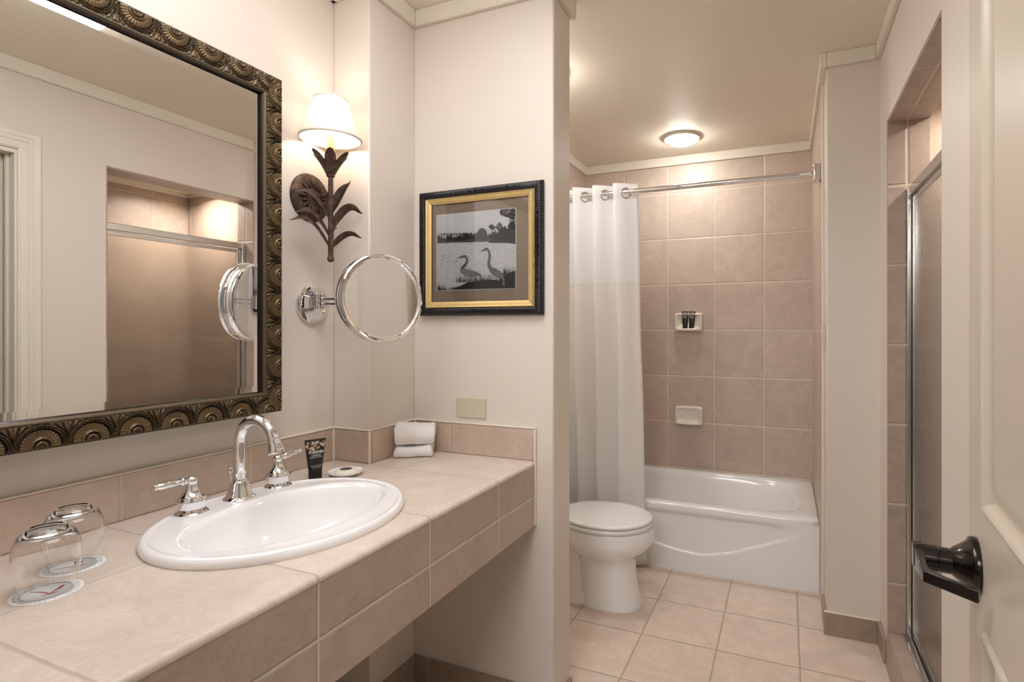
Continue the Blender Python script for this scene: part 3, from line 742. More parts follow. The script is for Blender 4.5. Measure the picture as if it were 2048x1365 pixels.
def leaf(bx, by, bz, az, ln, rise, droop, wd):
    """a curved blade leaving the stem at azimuth az"""
    mb = MB(); d = Vector((math.cos(az), math.sin(az), 0)); n_ = 16
    up = Vector((0, 0, 1)); pts = []
    for i in range(n_ + 1):
        k = i / n_; pts.append(Vector((bx, by, bz)) + d * (ln * k) + up * (rise * math.sin(min(1, k * 1.12) * PI / 2 * 1.25) - droop * k ** 3))
    vs = []
    for i, p in enumerate(pts):
        k = i / n_; t_ = (pts[min(i + 1, n_)] - pts[max(i - 1, 0)]).normalized(); side = t_.cross(up).normalized(); nn = side.cross(t_)
        # blade lies edge-up and is seen broadside
        w_ = wd * (math.sin(PI * min(1, k * .92 + .08) ** .75)) + .0006
        wv = (nn * .86 + side * .5).normalized()
        fold = side * .003 * math.sin(PI * k)
        vs += [p + wv * w_ - fold, p + side * .001, p - wv * w_ - fold]
        vs += [p + wv * w_ - fold + side * .0012, p + side * .0022, p - wv * w_ - fold + side * .0012]
    fs = []
    for i in range(n_):
        a, b = i * 6, (i + 1) * 6
        fs += [(a, a + 1, b + 1, b), (a + 1, a + 2, b + 2, b + 1), (a + 3, b + 3, b + 4, a + 4), (a + 4, b + 4, b + 5, a + 5), (a, b, b + 3, a + 3), (a + 2, a + 5, b + 5, b + 2)]
    mb.add(vs, fs); return mb
zz = lambda v: 1.3 + (658 - v) * .00159
RA, LA = math.radians(60), math.radians(-96)
for (v0, az, ln, rise, droop, wd) in ((425, RA - .1, 0.060, .070, -.045, .0150), (458, RA, .100, .084, .018, .0150), (496, RA, .098, .056, .012, .0110), (441, LA, .130, .078, .005, .0125), (476, LA, .125, .078, .012, .0120), (497, LA, .143, .086, .014, .0100), (474, RA, .020, .028, -.004, .004)):
    obj('leaf', leaf(QX, QY, zz(v0), az, ln, rise, droop, wd), M['rust'], scn, smooth=60)
for k in range(6):
    a = 2 * PI * k / 6 + .25
    mb = MB(); NA, NB = 10, 22
    def pet(u, v, a=a):
        r = .011 + .036 * v + .012 * v ** 3 - .004 * (1 - (2 * u - 1) ** 2) * v * (1 - v); z = 1.788 + .072 * v 
        wv = min(.56, .0190 * (math.sqrt(max(0, 1 - ((v - .55) / .45) ** 2)) if v > .55 else .75 + .25 * v / .55) / r)
        aa = a + (u - .5) * 2 * wv * .95
        z += .0
        return (QX + r * math.cos(aa), QY + r * math.sin(aa), z)
    def pet2(u, v, a=a): x, y, z = pet(u, v); return (QX + (x - QX) * 1.0 + .0012 * math.cos(a), QY + (y - QY) + .0012 * math.sin(a), z - .0004)
    mb.grid(pet, NA, NB); mb.grid(pet2, NA, NB)
    obj('petal', mb, M['rust'], scn, smooth=60)
cd = MB().lathe([(.0, 0), (.0118, 0), (.0122, .02), (.0112, .05), (.0120, .10), (.0110, .118), (.0, .119)], (QX, QY, 1.80), 24)
for k in range(5): cd.tube([(QX + .011 * math.cos(k * 1.3), QY + .011 * math.sin(k * 1.3), 1.90 - .006 * k), (QX + .0118 * math.cos(k * 1.3), QY + .0118 * math.sin(k * 1.3), 1.872 - .006 * k)], [.002, .003], 8)
obj('candle_sleeve', cd, M['candle'], scn, smooth=60)
obj('lamp_shade', MB().lathe([(.0900, .0), (.0905, .002), (.0495, .126), (.0485, .1265), (.0475, .1255), (.0885, .001)], (QX, QY, 1.902), 64, closed=True), M['shade'], scn, smooth=50)
for (r_, q_, z_) in ((.0915, (.0036, .0055), .003), (.0490, (.0028, .0035), .126)):
    obj('shade_piping', MB().lathe([(r_ + q_[0] * math.cos(t), z_ + q_[1] * math.sin(t)) for t in [2 * PI * i / 10 for i in range(10)]], (QX, QY, 1.902), 64, closed=True), M['shade_trim'], scn, smooth=80)
spd = MB()
for k in range(3):
    a = 2 * PI * k / 3 + .5; spd.tube([(QX, QY, 2.020), (QX + .048 * math.cos(a), QY + .048 * math.sin(a), 2.022)], .0010, 6)
spd.lathe([(.0, 0), (.006, 0), (.006, .008), (0, .008)], (QX, QY, 2.016), 16)
obj('shade_spider', spd, M['steel'], scn)

# ---------------------------------------------------------------- magnifying mirror
mg = thing('magnifying_mirror', 'round chrome magnifying mirror on a hinged arm below the sconce', 'mirror', (-1.43, 1.322, 1.38))
PC = Vector((-1.43, 1.322, 1.380)); DC = Vector((-1.080, 1.252, 1.388)); DN = Vector((.94, -.345, .03)).normalized()
obj('wall_plate', MB().lathe([(.063, 0), (.0635, .008), (.062, .011), (.056, .0135), (.050, .0145), (.0485, .0135), (.0, .0150)], PC, 56, (1, 0, 0)), M['chrome'], mg, smooth=40)
br = MB().box(PC.x + .013, PC.x + .030, PC.y - .017, PC.y + .017, PC.z - .012, PC.z + .024)
br.lathe([(0, -.024), (.0095, -.024), (.0095, .028), (.0, .028)], (PC.x + .036, PC.y - .012, PC.z + .006), 24).lathe([(0, -.024), (.0095, -.024), (.0095, .028), (.0, .028)], (PC.x + .036, PC.y + .010, PC.z + .006), 24)
obj('bracket', br, M['chrome'], mg, bevel=.0015, smooth=40)
A0 = Vector((PC.x + .046, PC.y + .0, PC.z + .008)); mid = Vector((-1.275, 1.36, PC.z + .008)); A1 = DC - DN * .062
am = MB()
for dz in (-.008, .008):
    am.tube([A0 + Vector((0, 0, dz)), mid + Vector((0, 0, dz))], .0042, 12)
    am.tube([mid + Vector((0, 0, dz)), A1 + Vector((0, 0, dz))], .0042, 12)
am.lathe([(0, -.020), (.008, -.020), (.008, .020), (0, .020)], mid, 20).lathe([(0, -.022), (.009, -.022), (.009, .022), (0, .022)], A1, 20)
am.tube([A1, DC - DN * .04], .006, 14)
obj('arm', am, M['chrome'], mg, smooth=50)
RD = .129
obj('housing', MB().lathe([(RD - .0135, .003), (RD - .010, .0075), (RD - .005, .0085), (RD - .001, .006), (RD, .001), (RD - .001, -.004), (RD - .003, -.0055), (RD - .002, -.008), (RD - .0015, -.018), (RD - .0035, -.0195), (RD - .003, -.022), (RD - .004, -.034), (RD - .009, -.040), (RD - .018, -.042), (.02, -.044), (0, -.044), (0, -.030), (RD - .020, -.028), (RD - .0145, -.004)], DC, 96, tuple(DN)), M['chrome'], mg, smooth=40)
cr = .75; pr = []
for k in range(25):
    r = (RD - .0130) * (1 - k / 24); pr.append((r, .0035 - (cr - math.sqrt(cr * cr - r * r)) * -1 - (cr - math.sqrt(cr * cr - (RD - .0130) ** 2))))
obj('glass', MB().lathe(pr, DC, 96, tuple(DN), cap=False), M['mirror'], mg, smooth=60)

# ---------------------------------------------------------------- framed photograph
pic = thing('framed_photograph', 'black and white photograph of two herons in a black and gold frame', 'picture', (-.992, 1.65, 1.346))
PY = 1.65
FX0, FX1, FZ0, FZ1 = -1.240, -.745, 1.346, 1.796
P2 = lambda a, b, h: (a, PY - h, b)
def blackp(s, t, L):
    if t < .12: return .006 + .018 * t / .12
    if t > .9: return .018
    bul = .0235 + .003 * math.sin((t - .12) / .78 * PI)
    return bul + .0022 * math.cos(s / .0062 * 2 * PI) * math.sin((t - .12) / .78 * PI)
obj('outer_frame', ring(MB(), P2, FX0, FX1, FZ0, FZ1, .032, blackp, .00155, 12), M['black_frame'], pic, smooth=60)
def goldp(s, t, L): return (.021 + .006 * math.sin(min(1, t / .35) * PI) * .6 - .004 * t + .003 * math.sin(t * PI)) if t > .14 else .019 + .0020 * abs(math.sin(s / .0035 * PI))
obj('gilt_frame', ring(MB(), P2, FX0 + .0295, FX1 - .0295, FZ0 + .0265, FZ1 - .0265, .0235, goldp, .0012, 12), M['gold'], pic, smooth=60)
obj('mat_board', MB().box(FX0 + .045, FX1 - .045, PY - .0105, PY - .009, FZ0 + .04, FZ1 - .04), M['linen'], pic, smooth=0)
obj('backing', MB().box(FX0 + .004, FX1 - .004, PY - .009, PY - .0005, FZ0 + .004, FZ1 - .004), M['black_frame'], pic, smooth=0)
obj('glazing', MB().box(FX0 + .046, FX1 - .046, PY - .0150, PY - .0135, FZ0 + .042, FZ1 - .042), M['pane'], pic, smooth=0)
QX0, QX1, QZ0, QZ1 = -1.168, -.849, 1.438, 1.709
def photo_mats():
    a = NT('print_sky_and_water'); p = a.pos(); s = a.n('ShaderNodeSeparateXYZ'); a.l(p, s.inputs[0])
    wat = a.noise(a.map(p, (18, 1, 120)), 4, 5, .7); sky = a.noise(p, 6, 3)
    lo = a.math('LESS_THAN', s.outputs[2], 1.612)
    c = a.mix(lo, a.mix(sky, srgb(222, 222, 224), srgb(236, 236, 237)), a.ramp(wat, [(.3, srgb(186, 186, 188)), (.5, srgb(222, 222, 224)), (.7, srgb(236, 236, 237))]))
    a.set(Base_Color=c, Roughness=.5)
    d = NT('print_dark_tones'); n2 = d.noise(d.pos(), 260, 4, .7); d.set(Base_Color=d.ramp(n2, [(.35, srgb(20, 20, 22)), (.6, srgb(50, 50, 52)), (.8, srgb(110, 110, 112))]), Roughness=.5)
    g = NT('print_mid_tones'); n3 = g.noise(g.map(g.pos(), (1, 1, 3)), 160, 4, .7); g.set(Base_Color=g.ramp(n3, [(.35, srgb(54, 54, 57)), (.6, srgb(92, 92, 95)), (.8, srgb(150, 150, 152))]), Roughness=.5)
    l = NT('print_light_tones'); n4 = l.noise(l.pos(), 300, 3); l.set(Base_Color=l.mix(n4, srgb(140, 140, 142), srgb(196, 196, 198)), Roughness=.5)
    return [a.m, d.m, g.m, l.m]
ph = MB().box(QX0, QX1, PY - .0115, PY - .0105, QZ0, QZ1, 0)
def pp(x, y):                                                # picks read off the enlarged print, straightened
    nx = (x - 295) / 650; yb = 1040 - 27 * nx; yt = 418 - 66 * nx
    return (QX0 + nx * (QX1 - QX0), QZ0 + (yb - y) / (yb - yt) * (QZ1 - QZ0))
rr = random.Random(5); lay = [PY - .0116]
def flat(pts, mi, raw=False):
    q = pts if raw else [pp(*p) for p in pts]; q = [(min(QX1, max(QX0, a)), min(QZ1, max(QZ0, b))) for a, b in q]
    lay[0] -= .000004
    ph.add([(a, lay[0], b) for a, b in q], [tuple(range(len(q)))], mi)
def band(x0, x1, top, bot, mi, amp, step=6):
    x = x0
    while x < x1:
        h = top(x) - rr.random() * amp; flat([(x, bot(x)), (x + step * 1.3, bot(x + step)), (x + step * (1 + rr.random() * .4), h + rr.random() * amp * .5), (x + step * .5, h), (x - step * .2, h + rr.random() * amp * .4)], mi); x += step
hz = lambda x: 645 - (x - 300) * .035
band(300, 640, lambda x: hz(x) - 26 - 18 * abs(math.sin(x * .035)), lambda x: hz(x) - 2, 1, 26)
for x in range(305, 600, 9):
    if rr.random() < .8: flat([(x - 1.2, hz(x)), (x + 1.2, hz(x)), (x + 1, hz(x) - 62 - rr.random() * 18), (x - 1, hz(x) - 62)], 1); [flat([(x + rr.uniform(-8, 6), hz(x) - 55 - rr.random() * 26), (x + rr.uniform(0, 9), hz(x) - 55 - rr.random() * 22), (x + rr.uniform(-4, 4), hz(x) - 80)], 1) for _ in range(3)]
flat([(610, hz(610)), (625, 570), (645, 545), (660, 522), (680, 517), (705, 528), (718, 550), (722, 575), (760, 590), (760, hz(760))], 2)
band(520, 620, lambda x: 578, lambda x: hz(x), 1, 22)
band(735, 946, lambda x: 582 - (x - 735) * .40, lambda x: 640, 1, 34, 7)
flat([(300, hz(300) - 12), (945, 588), (945, 644), (820, 634), (700, 622), (300, hz(300) + 4)], 2)
flat([(735, 590), (946, 560), (946, 648), (860, 636), (760, 620)], 1)
for cx_, cy_, rx, ry, k in ((762, 505, 24, 26, 60), (820, 505, 26, 30, 60), (890, 385, 66, 40, 260), (925, 450, 26, 60, 110), (945 - 30, 500, 24, 30, 60)):
    for _ in range(k):
        a = rr.random() * 2 * PI; q = math.sqrt(rr.random()); x = cx_ + rx * q * math.cos(a); y = cy_ + ry * q * math.sin(a); s_ = rr.uniform(3, 8)
        if x > 946: continue
        flat([(x - s_, y), (x, y - s_ * .8), (x + s_, y + rr.uniform(-2, 2)), (x, y + s_ * .8)], 1)
for x in (760, 818, 846): flat([(x - 2, 590), (x + 2, 590), (x + 1, 500), (x - 1, 500)], 1)
# bank and reeds
flat([(300, 1034), (420, 1026), (500, 1000), (560, 972), (640, 956), (720, 948), (800, 944), (860, 915), (890, 890), (946, 872), (946, 1013)], 1)
flat([(725, 945), (735, 905), (790, 905), (828, 935), (800, 948)], 3)
for x0_, x1_, yb_, hh, k in ((303, 380, 1032, 70, 60), (470, 700, 960, 70, 150), (700, 760, 950, 60, 25), (850, 946, 900, 85, 80), (400, 520, 1020, 30, 60)):
    for _ in range(k):
        x = rr.uniform(x0_, x1_); h = hh * rr.uniform(.3, 1); l_ = rr.uniform(-9, 9); y = yb_ - (x - x0_) * .02 + rr.uniform(0, 14)
        flat([(x - 1, y), (x + 1, y), (x + l_, y - h)], 1)
for x, y in ((360, 760), (366, 750), (355, 785), (385, 808), (338, 838), (340, 820), (470, 800), (575, 758)): flat([(x - 4, y), (x, y - 6), (x + 5, y), (x, y + 4)], 1)
# the two herons
def heron(pts_neck, ws, body_, bill, legs, cm):
    L = []; R = []
    for i, p in enumerate(pts_neck):
        a = Vector(pts_neck[max(0, i - 1)]); b = Vector(pts_neck[min(len(pts_neck) - 1, i + 1)]); d = (b - a).normalized(); q = Vector((-d.y, d.x)) * ws[i]
        L.append((p[0] + q.x, p[1] + q.y)); R.append((p[0] - q.x, p[1] - q.y))
    for i in range(len(L) - 1): flat([L[i], L[i + 1], R[i + 1], R[i]], cm)
    flat(body_, 2); flat(bill, 1)
    for a, b in legs: flat([(a[0] - 2, a[1]), (a[0] + 2, a[1]), (b[0] + 1.5, b[1]), (b[0] - 1.5, b[1])], 1)
heron([(528, 750), (542, 752), (553, 766), (559, 785), (557, 802), (545, 820), (530, 836), (518, 852), (514, 872), (522, 888)], [6, 7, 6, 6, 6, 7, 8, 9, 11, 14], [(508, 868), (518, 858), (545, 858), (590, 866), (640, 882), (680, 905), (683, 918), (650, 912), (600, 918), (548, 915), (522, 900)],
      [(470, 772), (512, 752), (548, 746), (548, 750), (515, 762)], [((595, 912), (598, 955)), ((612, 912), (622, 940))], 1)
heron([(708, 690), (722, 688), (733, 700), (741, 722), (743, 750), (739, 780), (736, 810), (740, 832), (752, 852)], [6, 8, 7, 6, 6, 7, 9, 12, 16], [(735, 838), (752, 838), (790, 852), (830, 875), (855, 905), (870, 1000), (858, 985), (845, 935), (810, 925), (765, 900), (742, 870)],
      [(664, 717), (700, 694), (728, 682), (728, 686), (705, 702)], [((798, 920), (800, 950))], 2)
obj('print', ph, photo_mats(), pic, smooth=0, recalc=False)
obj('print_edge', MB().box(QX0 - .0022, QX1 + .0022, PY - .0110, PY - .0106, QZ0 - .0022, QZ1 + .0022), M['paper'], pic, smooth=0)

# ---------------------------------------------------------------- blank wall plates
def cover_plate(loc, rz, w_, h_, label, grp=None):
    o = thing('cover_plate', label, 'wall plate', loc, rz, grp)
    obj('plate', MB().box(-w_ / 2, w_ / 2, -.006, 0, -h_ / 2, h_ / 2), M['ivory'], o, local=True, bevel=.003, bseg=3)
    for sx in (-1, 1):
        p_ = (sx * w_ * .36, -.006, 0) if w_ > h_ else (0, -.006, sx * h_ * .36)
        obj('screw', MB().lathe([(.0, .0014), (.0028, .001), (.0034, 0)], p_, 16, (0, -1, 0)), M['ivory'], o, local=True)
    return o
cover_plate((-1.030, 1.65, 1.021), 0, .122, .071, 'ivory blank cover plate on the wall above the counter splashback')
cover_plate((.16, 2.655, 1.262), math.radians(-90), .070, .115, 'ivory plate seen edge-on beside the tub tile, on the wall end right of the tub')
# ================================================================ toilet
toi = thing('toilet', 'white toilet with closed lid standing in front of the shower curtain', 'toilet', (-.95, 2.50, 0))
def egg(cx_, cy_, lf, lb, hw, z, n=64, e=2.0):
    r = []
    for i in range(n):
        a = 2 * PI * i / n; c, s_ = math.cos(a), math.sin(a)
        c2 = math.copysign(abs(c) ** (2 / e), c); s2 = math.copysign(abs(s_) ** (2 / e), s_)
        r.append((cx_ + (lf if c > 0 else lb) * c2, cy_ + hw * s2, z))
    return r
TY = 2.50
bw_ = MB().loft([egg(-.79, TY, .160, .135, .122, 0, e=2.6), egg(-.79, TY, .160, .135, .122, .012, e=2.6), egg(-.79, TY, .142, .128, .112, .05, e=2.4), egg(-.79, TY, .131, .133, .108, .12, e=2.5), egg(-.79, TY, .125, .142, .106, .195, e=2.4),
                 egg(-.795, TY, .130, .155, .110, .222), egg(-.80, TY, .160, .20, .138, .240), egg(-.80, TY, .205, .24, .170, .272), egg(-.80, TY, .224, .26, .184, .302), egg(-.80, TY, .227, .265, .187, .320), egg(-.80, TY, .218, .26, .182, .358), egg(-.80, TY, .212, .255, .178, .366), egg(-.80, TY, .18, .23, .15, .368)])
obj('bowl', bw_, M['ceramic'], toi, smooth=60)
obj('trapway', MB().loft([egg(-1.08, TY, .30, .15, .115, 0, e=3), egg(-1.08, TY, .30, .15, .112, .03, e=3), egg(-1.08, TY, .28, .14, .062, .06, e=3), egg(-1.08, TY, .28, .14, .058, .20, e=3), egg(-1.06, TY, .26, .17, .10, .27, e=3), egg(-1.06, TY, .26, .17, .16, .33, e=3), egg(-1.06, TY, .26, .17, .165, .376, e=3)]), M['ceramic'], toi, smooth=60)
def pad(z0, z1, k, r):
    E_ = lambda s_, z: egg(-.80, TY, .220 * k - s_, .245 * k - s_, .190 * k - s_, z - .011, 72)
    return MB().loft([E_(r, z0), E_(r * .3, z0 + r * .3), E_(0, z0 + r), E_(0, z1 - r), E_(r * .3, z1 - r * .3), E_(r, z1)] + [E_(q, z1 + .0035 * math.sin(q / .17 * PI / 2)) for q in (.03, .08, .13, .17)])
obj('seat', pad(.382, .401, 1.0, .006), M['plastic_white'], toi, smooth=60)
obj('lid', pad(.4045, .420, .992, .006), M['plastic_white'], toi, smooth=60)
for by_ in (TY - .168, TY + .156): obj('seat_bumper', MB().box(-.765, -.745, by_, by_ + .012, .366, .372), M['plastic_white'], toi, bevel=.002)
obj('seat_hinge', MB().lathe([(0, -.10), (.010, -.10), (.010, .10), (0, .10)], (-1.05, TY, .391), 16, (0, 1, 0)), M['plastic_white'], toi, smooth=40)
obj('tank', MB().box(-1.345, -1.160, 2.27, 2.73, .376, .74), M['ceramic'], toi, bevel=.02, bseg=4)
obj('tank_lid', MB().box(-1.352, -1.150, 2.26, 2.74, .742, .775), M['ceramic'], toi, bevel=.008, bseg=3)
obj('flush_lever', MB().lathe([(0, 0), (.012, 0), (.012, .010), (0, .010)], (-1.160, 2.33, .69), 20, (1, 0, 0)).tube([(-1.145, 2.33, .69), (-1.142, 2.42, .682)], [.006, .004], 10), M['chrome'], toi)

# ================================================================ bathtub
tub = thing('bathtub', 'white alcove bathtub with a curved ridge on its front apron', 'bathtub', (-.60, 3.31, 0))
TX0, TX1, TY0, TY1, TZ = -1.349, .151, 2.925, 3.699, .357
def sup(cx_, cy_, a, b, z, e, n=120):
    r = []
    for i in range(n):
        t_ = 2 * PI * (i + .5) / n; c, s_ = math.cos(t_), math.sin(t_); k = (abs(c) ** e + abs(s_) ** e) ** (-1 / e)
        r.append((cx_ + a * c * k, cy_ + b * s_ * k, z))
    return r
mx, my = (TX0 + TX1) / 2, (TY0 + TY1) / 2; ha, hb = (TX1 - TX0) / 2, (TY1 - TY0) / 2
ia0, ib0, icx, icy = .665, .305, -.605, 3.325
rs = [sup(mx, my, ha, hb, TZ - .03, 60), sup(mx, my, ha, hb, TZ - .012, 60), sup(mx, my, ha - .003, hb - .004, TZ - .004, 50), sup(mx, my, ha - .010, hb - .012, TZ, 40)]
rs += [sup(icx, icy, ia0 + .030, ib0 + .030, TZ - .001, 7), sup(icx, icy, ia0 + .012, ib0 + .012, TZ - .004, 6), sup(icx, icy, ia0, ib0, TZ - .016, 5.5), sup(icx, icy, ia0 - .012, ib0 - .008, TZ - .05, 5)]
for k in (.25, .5, .75, 1): rs.append(sup(icx - .03 * k, icy, ia0 - .02 - .10 * k, ib0 - .010 - .045 * k, TZ - .05 - .19 * k, 4.5))
rs += [sup(icx - .03, icy, ia0 - .15, ib0 - .075, .085, 4), sup(icx - .03, icy, ia0 - .22, ib0 - .12, .075, 3.5), sup(icx - .03, icy, .05, .03, .072, 3)]
obj('basin', MB().loft(rs, False, True), M['tub'], tub, smooth=60)
def ridge_z(x):
    P_ = [(-1.35, .30), (-1.0, .22), (-.80, .158), (-.68, .129), (-.52, .105), (-.40, .098), (-.27, .128), (-.15, .175), (-.03, .225), (.05, .258), (.16, .29)]
    for (a, za), (b, zb) in zip(P_, P_[1:]):
        if a <= x <= b: k = (x - a) / (b - a); k = k * k * (3 - 2 * k) * .35 + k * .65; return za + (zb - za) * k
    return .3
def apr(u, v):
    x = TX0 + (TX1 - TX0) * u; z = (TZ - .028) * v
    y = TY0 + .004 * (1 - v)
    c = ridge_z(x); fade = 1 - sstep(-.10, .08, x)
    y += .017 * sstep(c - .002, c + .018, z) * fade * (1 - sstep(.285, .325, z))
    return (x, y, z)
am_ = MB().grid(apr, 150, 60)
am_.box(TX0, TX1, TY0 + .014, TY0 + .03, .001, TZ - .03)
obj('apron', am_, M['tub'], tub, smooth=60)
obj('drain_cover', MB().lathe([(0, .004), (.03, .003), (.033, 0)], (-1.10, icy, .0735), 28), M['chrome'], tub)

# ---------------------------------------------------------------- shower rod and curtain
RYY, RZ = 2.86, 2.045
rod = thing('shower_curtain_rod', 'chrome shower curtain rod spanning the tub alcove', 'curtain rod', (-.6, RYY, RZ))
obj('rod', MB().lathe([(0, 0), (.0135, 0), (.0135, 1.47), (0, 1.47)], (-1.355, RYY, RZ), 28, (1, 0, 0)), M['chrome'], rod, smooth=40)
obj('end_sleeve', MB().lathe([(.0, 0), (.0155, 0), (.017, .004), (.017, .012), (.0150, .016), (.0150, .06), (0, .06)], (.062, RYY, RZ), 24, (1, 0, 0)), M['chrome'], rod, smooth=40)
for xx in (.120, -1.349): obj('flange', MB().box(xx, xx + .032 if xx > 0 else xx + .01, RYY - .036, RYY + .036, RZ - .040, RZ + .040), M['chrome'], rod, bevel=.006, bseg=3)
cur = thing('shower_curtain', 'white waffle-weave shower curtain drawn to the left end of the tub', 'shower curtain', (-1.05, RYY, .02))
def wave(x_end, pitch, amp, n=5, ov=1.28):
    pts = []
    for k in range(n):
        xb = x_end - pitch * (n - k) - (ov - 1) * pitch * 0
        for j in range(14):
            p = j / 14
            if p < .62: q = p / .62; x = xb + pitch * ov * q; y = -amp * math.cos(q * PI)
            else: q = (p - .62) / .38; x = xb + pitch * ov - pitch * (ov - 1) * q; y = amp * math.cos(q * PI)
            pts.append((x, y))
    # finish on one long front-to-back panel
    for _ in range(3): pts = [pts[0]] + [((pts[i - 1][0] + 2 * pts[i][0] + pts[i + 1][0]) / 4, (pts[i - 1][1] + 2 * pts[i][1] + pts[i + 1][1]) / 4) for i in range(1, len(pts) - 1)] + [pts[-1]]
    cut = next(i for i in range(len(pts) - 1, 0, -1) if i % 14 == 8)
    return pts[:cut + 1]
wt = wave(-.765, .118, .040); wb = wave(-.715, .124, .036); NP = len(wt)
cm = MB(); cm.uv = []
NZ = 70; ZT0, ZT1 = .022, 2.092
arc = [0]
for i in range(1, NP): arc.append(arc[-1] + math.hypot(wt[i][0] - wt[i - 1][0], wt[i][1] - wt[i - 1][1]))
vs = []
for j in range(NZ + 1):
    z = ZT0 + (ZT1 - ZT0) * j / NZ; k = (j / NZ) ** 1.0
    for i in range(NP):
        x = wb[i][0] * (1 - k) + wt[i][0] * k; y = wb[i][1] * (1 - k) + wt[i][1] * k
        f_ = math.sin(k * PI) * .010
        x += f_ * noise.noise(Vector((i * .17, z * 1.3, 2))) * 1.6; y += f_ * noise.noise(Vector((i * .21, z * 1.1, 9)))
        vs.append((x, RYY + y, z)); cm.uv.append((arc[i], z))
cm.add(vs, [(j * NP + i, j * NP + i + 1, (j + 1) * NP + i + 1, (j + 1) * NP + i) for j in range(NZ) for i in range(NP - 1)])
co = obj('fabric', cm, M['curtain'], cur, smooth=80, recalc=False)
so_ = co.modifiers.new('thickness', 'SOLIDIFY'); so_.thickness = .0012
q = 0
for i in range(1, NP):
    y0_, y1_ = wt[i - 1][1], wt[i][1]
    if y0_ <= 0 < y1_ or y1_ <= 0 < y0_:
        f_ = (0 - y0_) / (y1_ - y0_); x = wt[i - 1][0] + f_ * (wt[i][0] - wt[i - 1][0]); d = Vector((wt[i][0] - wt[i - 1][0], y1_ - y0_, 0)).normalized(); nn = Vector((d.y, -d.x, 0))
        prf = [(.0265 + .0052 * math.cos(t), .0036 * math.sin(t)) for t in [2 * PI * a / 12 for a in range(12)]]
        obj('grommet', MB().lathe(prf, (x, RYY, RZ - .006), 32, tuple(nn), closed=True), M['chrome'], cur, smooth=80)

# ---------------------------------------------------------------- ceramic soap dishes on the tub wall
def wall_dish(cx_, cz_, label):
    o = thing('wall_soap_dish', label, 'soap dish', (cx_, 3.70, cz_), 0, 'ceramic soap dishes on the tub wall')
    mb = MB(); W2, H2 = .092, .062
    def rr_(w_, h_, y, dz=0, e=9): return [(x, y, z + dz) for x, _, z in [(p[0], 0, p[1]) for p in sup(0, 0, w_, h_, 0, e, 64)]]
    mb.loft([rr_(W2, H2, 0), rr_(W2, H2, -.022), rr_(W2 - .003, H2 - .003, -.030), rr_(W2 - .009, H2 - .009, -.034), rr_(W2 - .016, H2 - .016, -.031, .001), rr_(W2 - .021, H2 - .020, -.025, .002), rr_(W2 - .030, H2 - .029, -.020, .002)], True, True)
    obj('tray', mb, M['cream_ceramic'], o, local=True, smooth=50)
    lp = MB().loft([[(x, -.026 - (.034 * (1 - (x / .088) ** 6)) * k0, -H2 + zz_) for x in [-.086 + .172 * i / 30 for i in range(31)]] for k0, zz_ in ((0, .000), (.6, .002), (1.0, .008), (1.02, .016), (.88, .020), (.70, .016), (.3, .012), (0, .012))], False, False)
    obj('lip', lp, M['cream_ceramic'], o, local=True, smooth=60)
    for rx in (-.05, -.02, .014, .044): obj('drain_rib', MB().box(rx, rx + .006, -.050, -.012, -H2 + .012, -H2 + .017), M['cream_ceramic'], o, local=True, bevel=.002)
    return o
w1 = wall_dish(-.607, 1.345, 'cream ceramic wall soap dish holding small black tubes, above the empty one')
w2 = wall_dish(-.604, .718, 'empty cream ceramic wall soap dish low on the tub tiles')
for (dx_, rz_, lab) in ((-.020, .0, 'small black shampoo tube at left in the upper wall soap dish'), (.021, .06, 'small black shampoo tube at right in the upper wall soap dish')):
    o = thing('shampoo_tube', lab, 'tube', (-.607 + dx_, 3.670, 1.345 - .0465), 0, 'small tubes in the wall soap dish'); o.rotation_euler = (0, rz_, 0)
    cp, bd, cr_ = tube_mesh(.118, .0225, .0155, .0095)
    obj('cap', cp, M['black_plastic'], o, local=True, smooth=50); obj('body', bd, M['floral'], o, local=True, smooth=50); obj('crimp', cr_, M['black_plastic'], o, local=True)
    text_mesh('Kessler', .011, Matrix.Rotation(PI / 2 - .07, 3, 'X'), (0, -.0078, .078), M['white_ink'], o, 'lettering', .0002, .4)

# ================================================================ shower door
shd = thing('shower_door', 'metal-framed obscure glass shower door in the tiled opening at right', 'shower door', (.445, 2.0, .131))
obj('header_rail', MB().box(.428, .462, 1.617, 2.402, 1.800, 1.836), M['steel'], shd, bevel=.003)
obj('wall_channel', MB().box(.424, .436, 2.378, 2.402, .131, 1.836).box(.452, .464, 2.378, 2.402, .131, 1.836).box(.436, .452, 2.392, 2.402, .131, 1.82), M['steel'], shd, bevel=.002)
obj('wall_channel', MB().box(.426, .462, 1.617, 1.630, .131, 1.836), M['steel'], shd, bevel=.002)
obj('sill_track', MB().box(.412, .470, 1.617, 2.402, .127, .140).box(.424, .430, 1.617, 2.378, .140, .158).box(.456, .462, 1.617, 2.378, .140, .158), M['steel'], shd, bevel=.002)
obj('door_stile', MB().box(.438, .450, 2.352, 2.376, .150, 1.795).box(.438, .450, 1.625, 1.648, .150, 1.795).box(.438, .450, 1.648, 2.352, 1.775, 1.795).box(.438, .450, 1.648, 2.352, .150, .172), M['steel'], shd, bevel=.002)
obj('glass_pane', MB().box(.441, .447, 1.646, 2.354, .170, 1.777), M['shower_glass'], shd, smooth=0)
obj('handle', MB().box(.412, .438, 1.628, 1.650, .98, 1.10), M['steel'], shd, bevel=.004)

